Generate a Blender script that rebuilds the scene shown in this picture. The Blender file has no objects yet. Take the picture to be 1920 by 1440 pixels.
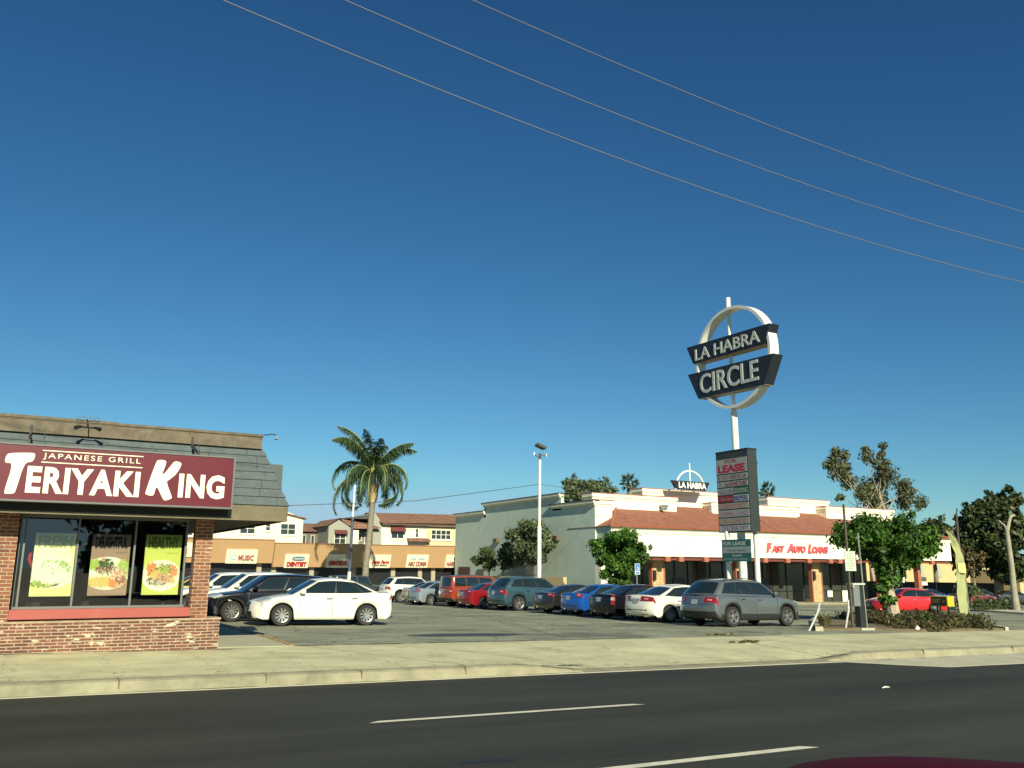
import bpy, bmesh, math, random
import numpy as np
from mathutils import Vector, Matrix, noise
R = math.radians
rnd = random.Random(7)
nrg = np.random.default_rng(11)
C = bpy.context.scene.collection
SC = bpy.context.scene

# ------------------------------------------------------------------ camera, light, exposure
cam_d = bpy.data.cameras.new("camera"); cam = bpy.data.objects.new("camera", cam_d); C.objects.link(cam)
cam.location = (0, 0, 1.57)
right = Vector((0.86961, -0.49371, 0.00565)); up = Vector((-0.10953, -0.18174, 0.97723)); back = -Vector((0.48144, 0.85042, 0.21211))
cam.rotation_euler = Matrix((right, up, back)).transposed().to_euler()
cam_d.sensor_fit = 'HORIZONTAL'; cam_d.sensor_width = 36; cam_d.lens = 36 * 1600 / 1920
cam_d.clip_start = 0.05; cam_d.clip_end = 3000
SC.camera = cam
SUN_EL, SUN_AZ = 28.0, 190.5
world = bpy.data.worlds.new("World"); SC.world = world; world.use_nodes = True
wn = world.node_tree.nodes; wl = world.node_tree.links; wn.clear()
sky = wn.new('ShaderNodeTexSky'); sky.sky_type = 'NISHITA'; sky.sun_disc = False
sky.sun_elevation = R(SUN_EL); sky.sun_rotation = R(SUN_AZ)
sky.altitude = 0; sky.air_density = 1.0; sky.dust_density = 0.0; sky.ozone_density = 6
bg = wn.new('ShaderNodeBackground'); bg.inputs[1].default_value = 0.10
wo = wn.new('ShaderNodeOutputWorld')
# the photograph's steep tone curve on the clear sky: one contrast power and gain per channel
sps = wn.new('ShaderNodeSeparateColor'); cbs = wn.new('ShaderNodeCombineColor'); wl.new(sky.outputs[0], sps.inputs[0])
for ch, (g_, k_) in enumerate(((1.40, .262), (1.215, .424), (1.08, .492))):
    pw = wn.new('ShaderNodeMath'); pw.operation = 'POWER'; pw.inputs[1].default_value = g_; wl.new(sps.outputs[ch], pw.inputs[0])
    ml = wn.new('ShaderNodeMath'); ml.operation = 'MULTIPLY'; ml.inputs[1].default_value = k_; wl.new(pw.outputs[0], ml.inputs[0])
    mn = wn.new('ShaderNodeMath'); mn.operation = 'MINIMUM'; mn.inputs[1].default_value = (2.6, 4.2, 5.2)[ch]; wl.new(ml.outputs[0], mn.inputs[0]); wl.new(mn.outputs[0], cbs.inputs[ch])
wl.new(cbs.outputs[0], bg.inputs[0]); wl.new(bg.outputs[0], wo.inputs[0])
sd = bpy.data.lights.new("sun", 'SUN'); sd.energy = 5.0; sd.angle = R(0.5); sd.color = (1.0, 0.94, 0.70)
sun = bpy.data.objects.new("sun", sd); C.objects.link(sun)
sv = Vector((math.sin(R(SUN_AZ)) * math.cos(R(SUN_EL)), math.cos(R(SUN_AZ)) * math.cos(R(SUN_EL)), math.sin(R(SUN_EL))))
sun.rotation_euler = sv.to_track_quat('Z', 'Y').to_euler(); sun.location = (0, -20, 30)
SC.view_settings.view_transform = 'Standard'; SC.view_settings.look = 'None'
SC.view_settings.exposure = 0.5; SC.view_settings.gamma = 1.0
SC.cycles.use_denoising = True
SC.cycles.max_bounces = 6; SC.cycles.transparent_max_bounces = 12

# ------------------------------------------------------------------ terrain height
def gz(x, y):
    return -.016 * min(max(x, -60), 110) - .0095 * (min(max(y, 20), 110) - 20)

# ------------------------------------------------------------------ materials
MATS = {}
def nt(name):
    m = bpy.data.materials.new(name); m.use_nodes = True
    n = m.node_tree.nodes; l = m.node_tree.links
    return m, n, l, n["Principled BSDF"]
def mat(name, col, rough=.6, metal=0., var=0., vscale=3., bump=0., bscale=40., coat=0., spec=.5, emit=None, streak=False):
    if name in MATS: return MATS[name]
    m, n, l, b = nt(name); MATS[name] = m
    b.inputs['Base Color'].default_value = (*col, 1); b.inputs['Roughness'].default_value = rough
    b.inputs['Metallic'].default_value = metal; b.inputs['Specular IOR Level'].default_value = spec
    if coat: b.inputs['Coat Weight'].default_value = coat; b.inputs['Coat Roughness'].default_value = .03
    if emit: b.inputs['Emission Color'].default_value = (*emit[:3], 1); b.inputs['Emission Strength'].default_value = emit[3]
    if var or bump:
        g = n.new('ShaderNodeNewGeometry')
    if var:
        t = n.new('ShaderNodeTexNoise'); t.inputs['Scale'].default_value = vscale; t.inputs['Detail'].default_value = 6
        t.inputs['Roughness'].default_value = .65
        if streak:
            mp = n.new('ShaderNodeVectorMath'); mp.operation = 'MULTIPLY'; mp.inputs[1].default_value = (3, 3, .35)
            l.new(g.outputs['Position'], mp.inputs[0]); l.new(mp.outputs[0], t.inputs['Vector'])
        else: l.new(g.outputs['Position'], t.inputs['Vector'])
        r = n.new('ShaderNodeMapRange'); r.inputs[1].default_value = .3; r.inputs[2].default_value = .7
        r.inputs[3].default_value = 1 - var; r.inputs[4].default_value = 1 + var * .7
        l.new(t.outputs['Fac'], r.inputs[0])
        x = n.new('ShaderNodeVectorMath'); x.operation = 'SCALE'; x.inputs[0].default_value = col
        l.new(r.outputs[0], x.inputs['Scale']); l.new(x.outputs[0], b.inputs['Base Color'])
    if bump:
        t2 = n.new('ShaderNodeTexNoise'); t2.inputs['Scale'].default_value = bscale; t2.inputs['Detail'].default_value = 4
        l.new(g.outputs['Position'], t2.inputs['Vector'])
        bp = n.new('ShaderNodeBump'); bp.inputs['Strength'].default_value = bump; bp.inputs['Distance'].default_value = .02
        l.new(t2.outputs['Fac'], bp.inputs['Height']); l.new(bp.outputs[0], b.inputs['Normal'])
    return m

def brick_mat(name, c1, c2, mortar, bw, rh, ms, white=.0, wcol=(.6, .53, .38), flat=False, bias=0., offset=.5, bumpd=.01):
    """bricks laid on vertical faces (u = x+y, v = z) or on the floor (flat)"""
    m, n, l, b = nt(name); MATS[name] = m
    g = n.new('ShaderNodeNewGeometry'); sp = n.new('ShaderNodeSeparateXYZ'); l.new(g.outputs['Position'], sp.inputs[0])
    cb = n.new('ShaderNodeCombineXYZ')
    if flat:
        l.new(sp.outputs['X'], cb.inputs[0]); l.new(sp.outputs['Y'], cb.inputs[1])
    else:
        ad = n.new('ShaderNodeMath'); ad.operation = 'ADD'; l.new(sp.outputs['X'], ad.inputs[0]); l.new(sp.outputs['Y'], ad.inputs[1])
        l.new(ad.outputs[0], cb.inputs[0]); l.new(sp.outputs['Z'], cb.inputs[1])
    # a little waviness so that the courses are not ruler straight
    wv = n.new('ShaderNodeTexNoise'); wv.inputs['Scale'].default_value = 4; l.new(g.outputs['Position'], wv.inputs['Vector'])
    ws = n.new('ShaderNodeVectorMath'); ws.operation = 'SCALE'; ws.inputs['Scale'].default_value = rh * .25
    wc = n.new('ShaderNodeVectorMath'); wc.operation = 'SUBTRACT'; wc.inputs[1].default_value = (.5, .5, .5)
    l.new(wv.outputs['Color'], wc.inputs[0]); l.new(wc.outputs[0], ws.inputs[0])
    wa = n.new('ShaderNodeVectorMath'); wa.operation = 'ADD'; l.new(cb.outputs[0], wa.inputs[0]); l.new(ws.outputs[0], wa.inputs[1])
    t = n.new('ShaderNodeTexBrick'); t.offset = offset
    l.new(wa.outputs[0], t.inputs['Vector'])
    t.inputs['Color1'].default_value = (*c1, 1); t.inputs['Color2'].default_value = (*c2, 1); t.inputs['Mortar'].default_value = (*mortar, 1)
    t.inputs['Scale'].default_value = 1; t.inputs['Brick Width'].default_value = bw; t.inputs['Row Height'].default_value = rh
    t.inputs['Mortar Size'].default_value = ms; t.inputs['Mortar Smooth'].default_value = .35; t.inputs['Bias'].default_value = bias
    ns = n.new('ShaderNodeTexNoise'); ns.inputs['Scale'].default_value = 2.2 if not flat else .7; ns.inputs['Detail'].default_value = 8; ns.inputs['Roughness'].default_value = .7
    l.new(g.outputs['Position'], ns.inputs['Vector'])
    rg = n.new('ShaderNodeMapRange'); rg.inputs[1].default_value = .3; rg.inputs[2].default_value = .7; rg.inputs[3].default_value = .75; rg.inputs[4].default_value = 1.25
    l.new(ns.outputs['Fac'], rg.inputs[0])
    sc = n.new('ShaderNodeVectorMath'); sc.operation = 'SCALE'; l.new(t.outputs['Color'], sc.inputs[0]); l.new(rg.outputs[0], sc.inputs['Scale'])
    out = sc.outputs[0]
    if white:
        n2 = n.new('ShaderNodeTexNoise'); n2.inputs['Scale'].default_value = 3.3; n2.inputs['Detail'].default_value = 5; n2.inputs['Roughness'].default_value = .6
        st = n.new('ShaderNodeVectorMath'); st.operation = 'MULTIPLY'; st.inputs[1].default_value = (1, 1, 3.2)
        l.new(g.outputs['Position'], st.inputs[0]); l.new(st.outputs[0], n2.inputs['Vector'])
        r2 = n.new('ShaderNodeMapRange'); r2.inputs[1].default_value = .66 - white; r2.inputs[2].default_value = .72 - white
        l.new(n2.outputs['Fac'], r2.inputs[0])
        mx = n.new('ShaderNodeMix'); mx.data_type = 'RGBA'; l.new(r2.outputs[0], mx.inputs['Factor'])
        l.new(out, mx.inputs['A']); mx.inputs['B'].default_value = (*wcol, 1); out = mx.outputs['Result']
    if flat:
        for sc_, lo, hi, dk in ((.9, .54, .70, .72), (14., .66, .70, .6)):
            s1 = n.new('ShaderNodeTexNoise'); s1.inputs['Scale'].default_value = sc_; s1.inputs['Detail'].default_value = 9; s1.inputs['Roughness'].default_value = .68
            sv1 = n.new('ShaderNodeVectorMath'); sv1.operation = 'MULTIPLY'; sv1.inputs[1].default_value = (.6, 1.3, 1); l.new(g.outputs['Position'], sv1.inputs[0]); l.new(sv1.outputs[0], s1.inputs['Vector'])
            s2 = n.new('ShaderNodeMapRange'); s2.inputs[1].default_value = lo; s2.inputs[2].default_value = hi; s2.inputs[3].default_value = 1; s2.inputs[4].default_value = dk; l.new(s1.outputs['Fac'], s2.inputs[0])
            s3 = n.new('ShaderNodeVectorMath'); s3.operation = 'SCALE'; l.new(out, s3.inputs[0]); l.new(s2.outputs[0], s3.inputs['Scale']); out = s3.outputs[0]
    l.new(out, b.inputs['Base Color']); b.inputs['Roughness'].default_value = .88
    bp = n.new('ShaderNodeBump'); bp.inputs['Distance'].default_value = bumpd; bp.inputs['Strength'].default_value = .8; bp.invert = True
    l.new(t.outputs['Fac'], bp.inputs['Height'])
    n3 = n.new('ShaderNodeTexNoise'); n3.inputs['Scale'].default_value = 60; l.new(g.outputs['Position'], n3.inputs['Vector'])
    b3 = n.new('ShaderNodeBump'); b3.inputs['Distance'].default_value = .006; b3.inputs['Strength'].default_value = .5
    l.new(n3.outputs['Fac'], b3.inputs['Height']); l.new(bp.outputs[0], b3.inputs['Normal']); l.new(b3.outputs[0], b.inputs['Normal'])
    return m

def asphalt_mat(name, c, cdark, crack=0., patch=.0, rough=.85, tracks=False):
    m, n, l, b = nt(name); MATS[name] = m
    g = n.new('ShaderNodeNewGeometry')
    a = n.new('ShaderNodeTexNoise'); a.inputs['Scale'].default_value = 90; a.inputs['Detail'].default_value = 3; l.new(g.outputs['Position'], a.inputs['Vector'])
    bN = n.new('ShaderNodeTexNoise'); bN.inputs['Scale'].default_value = .35; bN.inputs['Detail'].default_value = 6; bN.inputs['Roughness'].default_value = .6
    st = n.new('ShaderNodeVectorMath'); st.operation = 'MULTIPLY'; st.inputs[1].default_value = (.35, 1.4, 1) if tracks else (1, 1, 1)
    l.new(g.outputs['Position'], st.inputs[0]); l.new(st.outputs[0], bN.inputs['Vector'])
    r1 = n.new('ShaderNodeMapRange'); r1.inputs[1].default_value = .3; r1.inputs[2].default_value = .7; r1.inputs[3].default_value = .45; r1.inputs[4].default_value = 1.6
    l.new(a.outputs['Fac'], r1.inputs[0])
    r2 = n.new('ShaderNodeMapRange'); r2.inputs[1].default_value = .35; r2.inputs[2].default_value = .65; r2.inputs[3].default_value = .76; r2.inputs[4].default_value = 1.26
    l.new(bN.outputs['Fac'], r2.inputs[0])
    mu = n.new('ShaderNodeMath'); mu.operation = 'MULTIPLY'; l.new(r1.outputs[0], mu.inputs[0]); l.new(r2.outputs[0], mu.inputs[1])
    sc = n.new('ShaderNodeVectorMath'); sc.operation = 'SCALE'; sc.inputs[0].default_value = c; l.new(mu.outputs[0], sc.inputs['Scale'])
    out = sc.outputs[0]
    if tracks:
        for scl, a_, z_ in (((.02, 1.1, 1), .84, 1.14), ((.15, 9., 1), .93, 1.07)):
            k1 = n.new('ShaderNodeTexNoise'); k1.inputs['Scale'].default_value = 1; k1.inputs['Detail'].default_value = 3
            k2 = n.new('ShaderNodeVectorMath'); k2.operation = 'MULTIPLY'; k2.inputs[1].default_value = scl; l.new(g.outputs['Position'], k2.inputs[0]); l.new(k2.outputs[0], k1.inputs['Vector'])
            k3 = n.new('ShaderNodeMapRange'); k3.inputs[1].default_value = .35; k3.inputs[2].default_value = .65; k3.inputs[3].default_value = a_; k3.inputs[4].default_value = z_; l.new(k1.outputs['Fac'], k3.inputs[0])
            k4 = n.new('ShaderNodeVectorMath'); k4.operation = 'SCALE'; l.new(out, k4.inputs[0]); l.new(k3.outputs[0], k4.inputs['Scale']); out = k4.outputs[0]
    def over(fac, col, out):
        mx = n.new('ShaderNodeMix'); mx.data_type = 'RGBA'; l.new(fac, mx.inputs['Factor']); l.new(out, mx.inputs['A']); mx.inputs['B'].default_value = (*col, 1)
        return mx.outputs['Result']
    if patch:
        pn = n.new('ShaderNodeTexNoise'); pn.inputs['Scale'].default_value = .22; pn.inputs['Detail'].default_value = 3
        l.new(g.outputs['Position'], pn.inputs['Vector'])
        pr = n.new('ShaderNodeMapRange'); pr.inputs[1].default_value = .60; pr.inputs[2].default_value = .63; pr.inputs[4].default_value = patch
        l.new(pn.outputs['Fac'], pr.inputs[0]); out = over(pr.outputs[0], cdark, out)
    if crack:
        dn = n.new('ShaderNodeTexNoise'); dn.inputs['Scale'].default_value = 1.3; dn.inputs['Detail'].default_value = 5; l.new(g.outputs['Position'], dn.inputs['Vector'])
        ds = n.new('ShaderNodeVectorMath'); ds.operation = 'SCALE'; ds.inputs['Scale'].default_value = .9; l.new(dn.outputs['Color'], ds.inputs[0])
        da = n.new('ShaderNodeVectorMath'); da.operation = 'ADD'; l.new(g.outputs['Position'], da.inputs[0]); l.new(ds.outputs[0], da.inputs[1])
        v = n.new('ShaderNodeTexVoronoi'); v.feature = 'DISTANCE_TO_EDGE'; v.inputs['Scale'].default_value = .38; l.new(da.outputs[0], v.inputs['Vector'])
        cr = n.new('ShaderNodeMapRange'); cr.inputs[1].default_value = .0; cr.inputs[2].default_value = .016; cr.inputs[3].default_value = crack; cr.inputs[4].default_value = 0
        l.new(v.outputs['Distance'], cr.inputs[0]); out = over(cr.outputs[0], tuple(x * .45 for x in cdark), out)
    l.new(out, b.inputs['Base Color']); b.inputs['Roughness'].default_value = rough; b.inputs['Specular IOR Level'].default_value = .3
    bp = n.new('ShaderNodeBump'); bp.inputs['Strength'].default_value = .6; bp.inputs['Distance'].default_value = .01
    l.new(a.outputs['Fac'], bp.inputs['Height']); l.new(bp.outputs[0], b.inputs['Normal'])
    return m

def leaf_mat(name, c1, c2, c3=None, trans=.25):
    m, n, l, b = nt(name); MATS[name] = m
    g = n.new('ShaderNodeNewGeometry')
    cr = n.new('ShaderNodeValToRGB'); e = cr.color_ramp.elements
    e[0].position = 0; e[0].color = (*c1, 1); e[1].position = 1; e[1].color = (*(c3 or c2), 1)
    mid = cr.color_ramp.elements.new(.6); mid.color = (*c2, 1)
    t = n.new('ShaderNodeTexNoise'); t.inputs['Scale'].default_value = .8; t.inputs['Detail'].default_value = 3; l.new(g.outputs['Position'], t.inputs['Vector'])
    ad = n.new('ShaderNodeMath'); ad.operation = 'MULTIPLY_ADD'; ad.inputs[1].default_value = .55
    sb = n.new('ShaderNodeMath'); sb.operation = 'SUBTRACT'; sb.inputs[1].default_value = .28; l.new(t.outputs['Fac'], sb.inputs[0])
    l.new(g.outputs['Random Per Island'], ad.inputs[0]); l.new(sb.outputs[0], ad.inputs[2])
    l.new(ad.outputs[0], cr.inputs[0]); l.new(cr.outputs[0], b.inputs['Base Color'])
    b.inputs['Roughness'].default_value = .55; b.inputs['Specular IOR Level'].default_value = .35
    tr = n.new('ShaderNodeBsdfTranslucent'); l.new(cr.outputs[0], tr.inputs[0])
    mx = n.new('ShaderNodeMixShader'); mx.inputs[0].default_value = trans
    l.new(b.outputs[0], mx.inputs[1]); l.new(tr.outputs[0], mx.inputs[2]); l.new(mx.outputs[0], n['Material Output'].inputs[0])
    return m

def glass_mat(name, tint=(.55, .6, .58), refl=.12):
    m, n, l, b = nt(name); MATS[name] = m; n.remove(b)
    tr = n.new('ShaderNodeBsdfTransparent'); tr.inputs[0].default_value = (*tint, 1)
    gl = n.new('ShaderNodeBsdfGlossy'); gl.inputs['Roughness'].default_value = .015
    fr = n.new('ShaderNodeFresnel'); fr.inputs[0].default_value = 1.5
    ad = n.new('ShaderNodeMath'); ad.operation = 'ADD'; ad.inputs[1].default_value = refl - .04; l.new(fr.outputs[0], ad.inputs[0])
    mx = n.new('ShaderNodeMixShader'); l.new(ad.outputs[0], mx.inputs[0]); l.new(tr.outputs[0], mx.inputs[1]); l.new(gl.outputs[0], mx.inputs[2])
    l.new(mx.outputs[0], n['Material Output'].inputs[0])
    return m

# ------------------------------------------------------------------ object helpers
ORG = {}
def tag(o, label=None, cat=None, group=None, kind=None):
    if label: o['label'] = label
    if cat: o['category'] = cat
    if group: o['group'] = group
    if kind: o['kind'] = kind
    return o
def thing(name, label, cat, loc=(0, 0, 0), group=None):
    o = bpy.data.objects.new(name, None); o.empty_display_size = .3; C.objects.link(o)
    o.location = loc; ORG[o] = Vector(loc); return tag(o, label, cat, group)

class MB:
    def __init__(s): s.v = []; s.f = []; s.m = []; s.cur = 0
    def add(s, vs, fs, mi=None):
        k = len(s.v); s.v += [tuple(v) for v in vs]; s.f += [tuple(i + k for i in f) for f in fs]
        s.m += [s.cur if mi is None else mi] * len(fs); return s
    def box(s, x0, x1, y0, y1, z0, z1, mi=None):
        return s.add([(x0, y0, z0), (x1, y0, z0), (x1, y1, z0), (x0, y1, z0), (x0, y0, z1), (x1, y0, z1), (x1, y1, z1), (x0, y1, z1)],
                     [(0, 3, 2, 1), (4, 5, 6, 7), (0, 1, 5, 4), (1, 2, 6, 5), (2, 3, 7, 6), (3, 0, 4, 7)], mi)
    def obox(s, c, ax, ay, az, mi=None):
        """oriented box: centre and three half-axis vectors"""
        c, ax, ay, az = map(Vector, (c, ax, ay, az)); V = []
        for k in (-1, 1):
            for i, j in ((-1, -1), (1, -1), (1, 1), (-1, 1)): V.append(c + ax * i + ay * j + az * k)
        return s.add(V, [(0, 3, 2, 1), (4, 5, 6, 7), (0, 1, 5, 4), (1, 2, 6, 5), (2, 3, 7, 6), (3, 0, 4, 7)], mi)
    def quad(s, a, b, c, d, mi=None): return s.add([a, b, c, d], [(0, 1, 2, 3)], mi)
    def slab(s, poly, t0, t1, mi=None, f=None):
        """horizontal polygon with thickness; z from f(x,y)"""
        n = len(poly); f = f or gz
        V = [(x, y, f(x, y) + t0) for x, y in poly] + [(x, y, f(x, y) + t1) for x, y in poly]
        return s.add(V, [tuple(range(n - 1, -1, -1)), tuple(range(n, 2 * n))] + [(i, (i + 1) % n, n + (i + 1) % n, n + i) for i in range(n)], mi)
    def prism(s, poly, ax, d0, d1, mi=None):
        """polygon in the plane across axis ax ('y': (x,z); 'x': (y,z)), from d0 to d1"""
        n = len(poly)
        P = (lambda a, b, d: (a, d, b)) if ax == 'y' else (lambda a, b, d: (d, a, b))
        V = [P(a, b, d0) for a, b in poly] + [P(a, b, d1) for a, b in poly]
        return s.add(V, [tuple(range(n)), tuple(range(2 * n - 1, n - 1, -1))] + [(i, n + i, n + (i + 1) % n, (i + 1) % n) for i in range(n)], mi)
    def tube(s, pts, rad, n=8, mi=None, cap=True):
        pts = [Vector(p) for p in pts]
        if not isinstance(rad, (list, tuple)): rad = [rad] * len(pts)
        V = []; F = []; u = None
        for i, p in enumerate(pts):
            d = (pts[min(i + 1, len(pts) - 1)] - pts[max(i - 1, 0)]).normalized()
            if u is None: u = d.orthogonal().normalized()
            u = (u - d * u.dot(d)); u = u.normalized() if u.length > 1e-6 else d.orthogonal().normalized()
            w = d.cross(u)
            for k in range(n):
                a = 2 * math.pi * k / n; V.append(p + (u * math.cos(a) + w * math.sin(a)) * rad[i])
        for i in range(len(pts) - 1):
            for k in range(n):
                F.append((i * n + k, i * n + (k + 1) % n, (i + 1) * n + (k + 1) % n, (i + 1) * n + k))
        if cap: F += [tuple(range(n - 1, -1, -1)), tuple(range((len(pts) - 1) * n, len(pts) * n))]
        return s.add(V, F, mi)
    def grid(s, G, mi=None, flip=False):
        """2-D list of points"""
        r, c = len(G), len(G[0]); V = [p for row in G for p in row]
        F = [(i * c + j, i * c + j + 1, (i + 1) * c + j + 1, (i + 1) * c + j) for i in range(r - 1) for j in range(c - 1)]
        if flip: F = [f[::-1] for f in F]
        return s.add(V, F, mi)
    def build(s, name, mats, parent=None, smooth=False, origin=None, bevel=0, merge=False):
        if not isinstance(mats, (list, tuple)): mats = [mats]
        me = bpy.data.meshes.new(name)
        o = bpy.data.objects.new(name, me); C.objects.link(o)
        if parent is not None:
            org = ORG[parent]; o.parent = parent; ORG[o] = org
        elif origin is not None: org = Vector(origin); o.location = org; ORG[o] = org
        else:
            a = np.array(s.v); lo, hi = a.min(0), a.max(0); org = Vector(((lo[0] + hi[0]) / 2, (lo[1] + hi[1]) / 2, lo[2]))
            o.location = org; ORG[o] = org
        me.from_pydata([(v[0] - org[0], v[1] - org[1], v[2] - org[2]) for v in s.v], [], s.f)
        for m in mats: me.materials.append(m)
        if len(mats) > 1: me.polygons.foreach_set('material_index', s.m)
        if merge:
            bm = bmesh.new(); bm.from_mesh(me); bmesh.ops.remove_doubles(bm, verts=bm.verts, dist=.0008)
            bmesh.ops.recalc_face_normals(bm, faces=bm.faces); bm.to_mesh(me); bm.free()
        if smooth:
            me.polygons.foreach_set('use_smooth', [True] * len(me.polygons))
            if smooth != 2: me.set_sharp_from_angle(angle=R(38))
        if bevel:
            md = o.modifiers.new('bevel', 'BEVEL'); md.width = bevel; md.segments = 2; md.limit_method = 'ANGLE'
        me.update(); return o

def struct(mb, name, mats, **k): return tag(mb.build(name, mats, **k), kind='structure')

_txt = {}
def text_geo(body, bold=.0, shear=0., spacing=1.0):
    key = (body, bold, shear, spacing)
    if key in _txt: return _txt[key]
    cu = bpy.data.curves.new('t', 'FONT'); cu.body = body; cu.size = 1; cu.offset = bold; cu.shear = shear; cu.space_character = spacing
    cu.resolution_u = 3; cu.fill_mode = 'FRONT' if hasattr(cu, 'fill_mode') else cu.fill_mode
    cu.dimensions = '2D'; cu.fill_mode = 'BOTH'; cu.extrude = 0
    o = bpy.data.objects.new('t', cu); C.objects.link(o); bpy.context.view_layer.update()
    me = bpy.data.meshes.new_from_object(o.evaluated_get(bpy.context.evaluated_depsgraph_get()))
    V = np.array([v.co[:] for v in me.vertices]); F = [tuple(p.vertices) for p in me.polygons]
    bpy.data.objects.remove(o); bpy.data.curves.remove(cu); bpy.data.meshes.remove(me)
    # edges used once are the outline: give the letters sides later
    _txt[key] = (V, F); return V, F
def put_text(mb, body, fn, w=1., h=1., bold=.02, shear=0., spacing=1., depth=.0, mi=None, x0=0, y0=0):
    """fit the text into the box x0..x0+w, y0..y0+h; fn(u,v,d) gives the 3-D point (d = height over the surface)"""
    V, F = text_geo(body, bold, shear, spacing); lo = V[:, :2].min(0); hi = V[:, :2].max(0)
    U = [(x0 + (p[0] - lo[0]) / (hi[0] - lo[0]) * w, y0 + (p[1] - lo[1]) / (hi[1] - lo[1]) * h) for p in V]
    n = len(U)
    if depth:
        cnt = {}
        for f in F:
            for a, b in zip(f, f[1:] + f[:1]): cnt[(a, b)] = 1
        side = [(b, a, a + n, b + n) for (a, b) in cnt if (b, a) not in cnt]
        mb.add([fn(u, v, depth) for u, v in U] + [fn(u, v, 0) for u, v in U], list(F) + side, mi)
    else: mb.add([fn(u, v, .003) for u, v in U], F, mi)

def chaikin(P, n=2):
    for _ in range(n):
        Q = []
        for a, b in zip(P, P[1:] + P[:1]):
            Q.append((a[0] * .75 + b[0] * .25, a[1] * .75 + b[1] * .25)); Q.append((a[0] * .25 + b[0] * .75, a[1] * .25 + b[1] * .75))
        P = Q
    return P

# ------------------------------------------------------------------ shared materials
brick = brick_mat('old_red_brick', (.20, .066, .045), (.105, .038, .03), (.34, .27, .18), .235, .060, .013, white=.085)
brick_post = brick_mat('orange_brick', (.27, .10, .055), (.15, .05, .035), (.36, .28, .18), .20, .070, .011, white=.03)
block_tan = brick_mat('tan_block', (.55, .40, .20), (.50, .36, .19), (.30, .20, .12), .40, .20, .012)
cream = mat('cream_paint', (.80, .77, .60), .75, var=.05, vscale=.6, bump=.1)
white_st = mat('white_stucco', (.82, .78, .62), .8, var=.05, vscale=.5, bump=.15, streak=True)
grey_st = mat('grey_green_stucco', (.50, .60, .51), .85, var=.10, vscale=1.2, bump=.25, bscale=5)
tan_st = mat('tan_stucco', (.44, .275, .135), .8, var=.05, vscale=.5, bump=.1, streak=True)
terra = mat('terracotta_trim', (.36, .125, .07), .7, var=.12, vscale=4)
darkglass = mat('dark_glass', (.012, .016, .016), .06, spec=.7)
blackm = mat('black_metal', (.018, .019, .02), .45)
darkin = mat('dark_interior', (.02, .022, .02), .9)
alu = mat('aluminium', (.33, .34, .32), .4, metal=.7)
whitem = mat('white_paint', (.80, .79, .70), .5, var=.05, vscale=6)
asph_road = asphalt_mat('road_asphalt', (.033, .035, .027), (.02, .02, .02), rough=.8, tracks=True)
asph_lot = asphalt_mat('lot_asphalt', (.235, .245, .175), (.075, .08, .072), crack=.8, patch=.5, tracks=False)
conc = brick_mat('sidewalk_concrete', (.52, .50, .30), (.49, .47, .285), (.24, .225, .15), 1.52, 4.82, .017, flat=True, offset=0, bumpd=.004)
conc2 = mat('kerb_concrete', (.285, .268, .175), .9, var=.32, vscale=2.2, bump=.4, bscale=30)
conc3 = mat('gutter_concrete', (.45, .43, .31), .9, var=.15, vscale=1.5, bump=.3, bscale=30)
soil = mat('dry_soil', (.16, .12, .07), .95, var=.35, vscale=3, bump=.8, bscale=12)
linew = mat('lane_paint', (.62, .60, .47), .7, var=.2, vscale=9)
bark = mat('grey_bark', (.24, .19, .13), .9, var=.3, vscale=6, bump=.8, bscale=14)
bark_pale = mat('pale_bark', (.42, .36, .26), .9, var=.25, vscale=4, bump=.6, bscale=9)

# ------------------------------------------------------------------ setting
def sheet(name, xs, ys, dz, m):
    mb = MB(); mb.grid([[(x, y, gz(x, y) + dz) for x in xs] for y in ys]); return struct(mb, name, m)
sheet('ground', [-900, -60, 110, 900], [-900, 20, 110, 1500], -.40, soil)
sheet('road', [-200, -60, 110, 300], [-40, 13.87], -.16, asph_road)
sheet('parking_lot', [-60, 23.2, 33.6, 110, 160], [19.12, 20, 110, 125], 0, asph_lot)
mb = MB()
for a, b in ((-60, 8.86), (16.6, 60)):
    n = 24
    for x0, x1 in zip(np.linspace(a, b, n), np.linspace(a, b, n)[1:]):
        pass
# sidewalk slab with a driveway dip between x 8.9 and 16.6
def dip(x, y):
    if x < 8.2 or x > 17.4: t = 0
    elif x < 9.6: t = (x - 8.2) / 1.4
    elif x > 16.: t = (17.4 - x) / 1.4
    else: t = 1
    d = max(0, min(1, (17.3 - y) / 3.2)); return gz(x, y) - .145 * t * d
xs = [-60, -30, -10, 0, 4, 7, 8.2, 8.6, 9.1, 9.6, 12, 14, 16, 16.5, 17, 17.4, 20, 30, 60, 110]
mb = MB(); mb.grid([[(x, y, dip(x, y)) for x in xs] for y in (14.29, 15.2, 16.2, 17.3, 19.125)])
mb.grid([[(x, 19.125, dip(x, 19.125) + z) for x in xs] for z in (0, -.3)])
struct(mb, 'sidewalk', conc)
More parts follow.
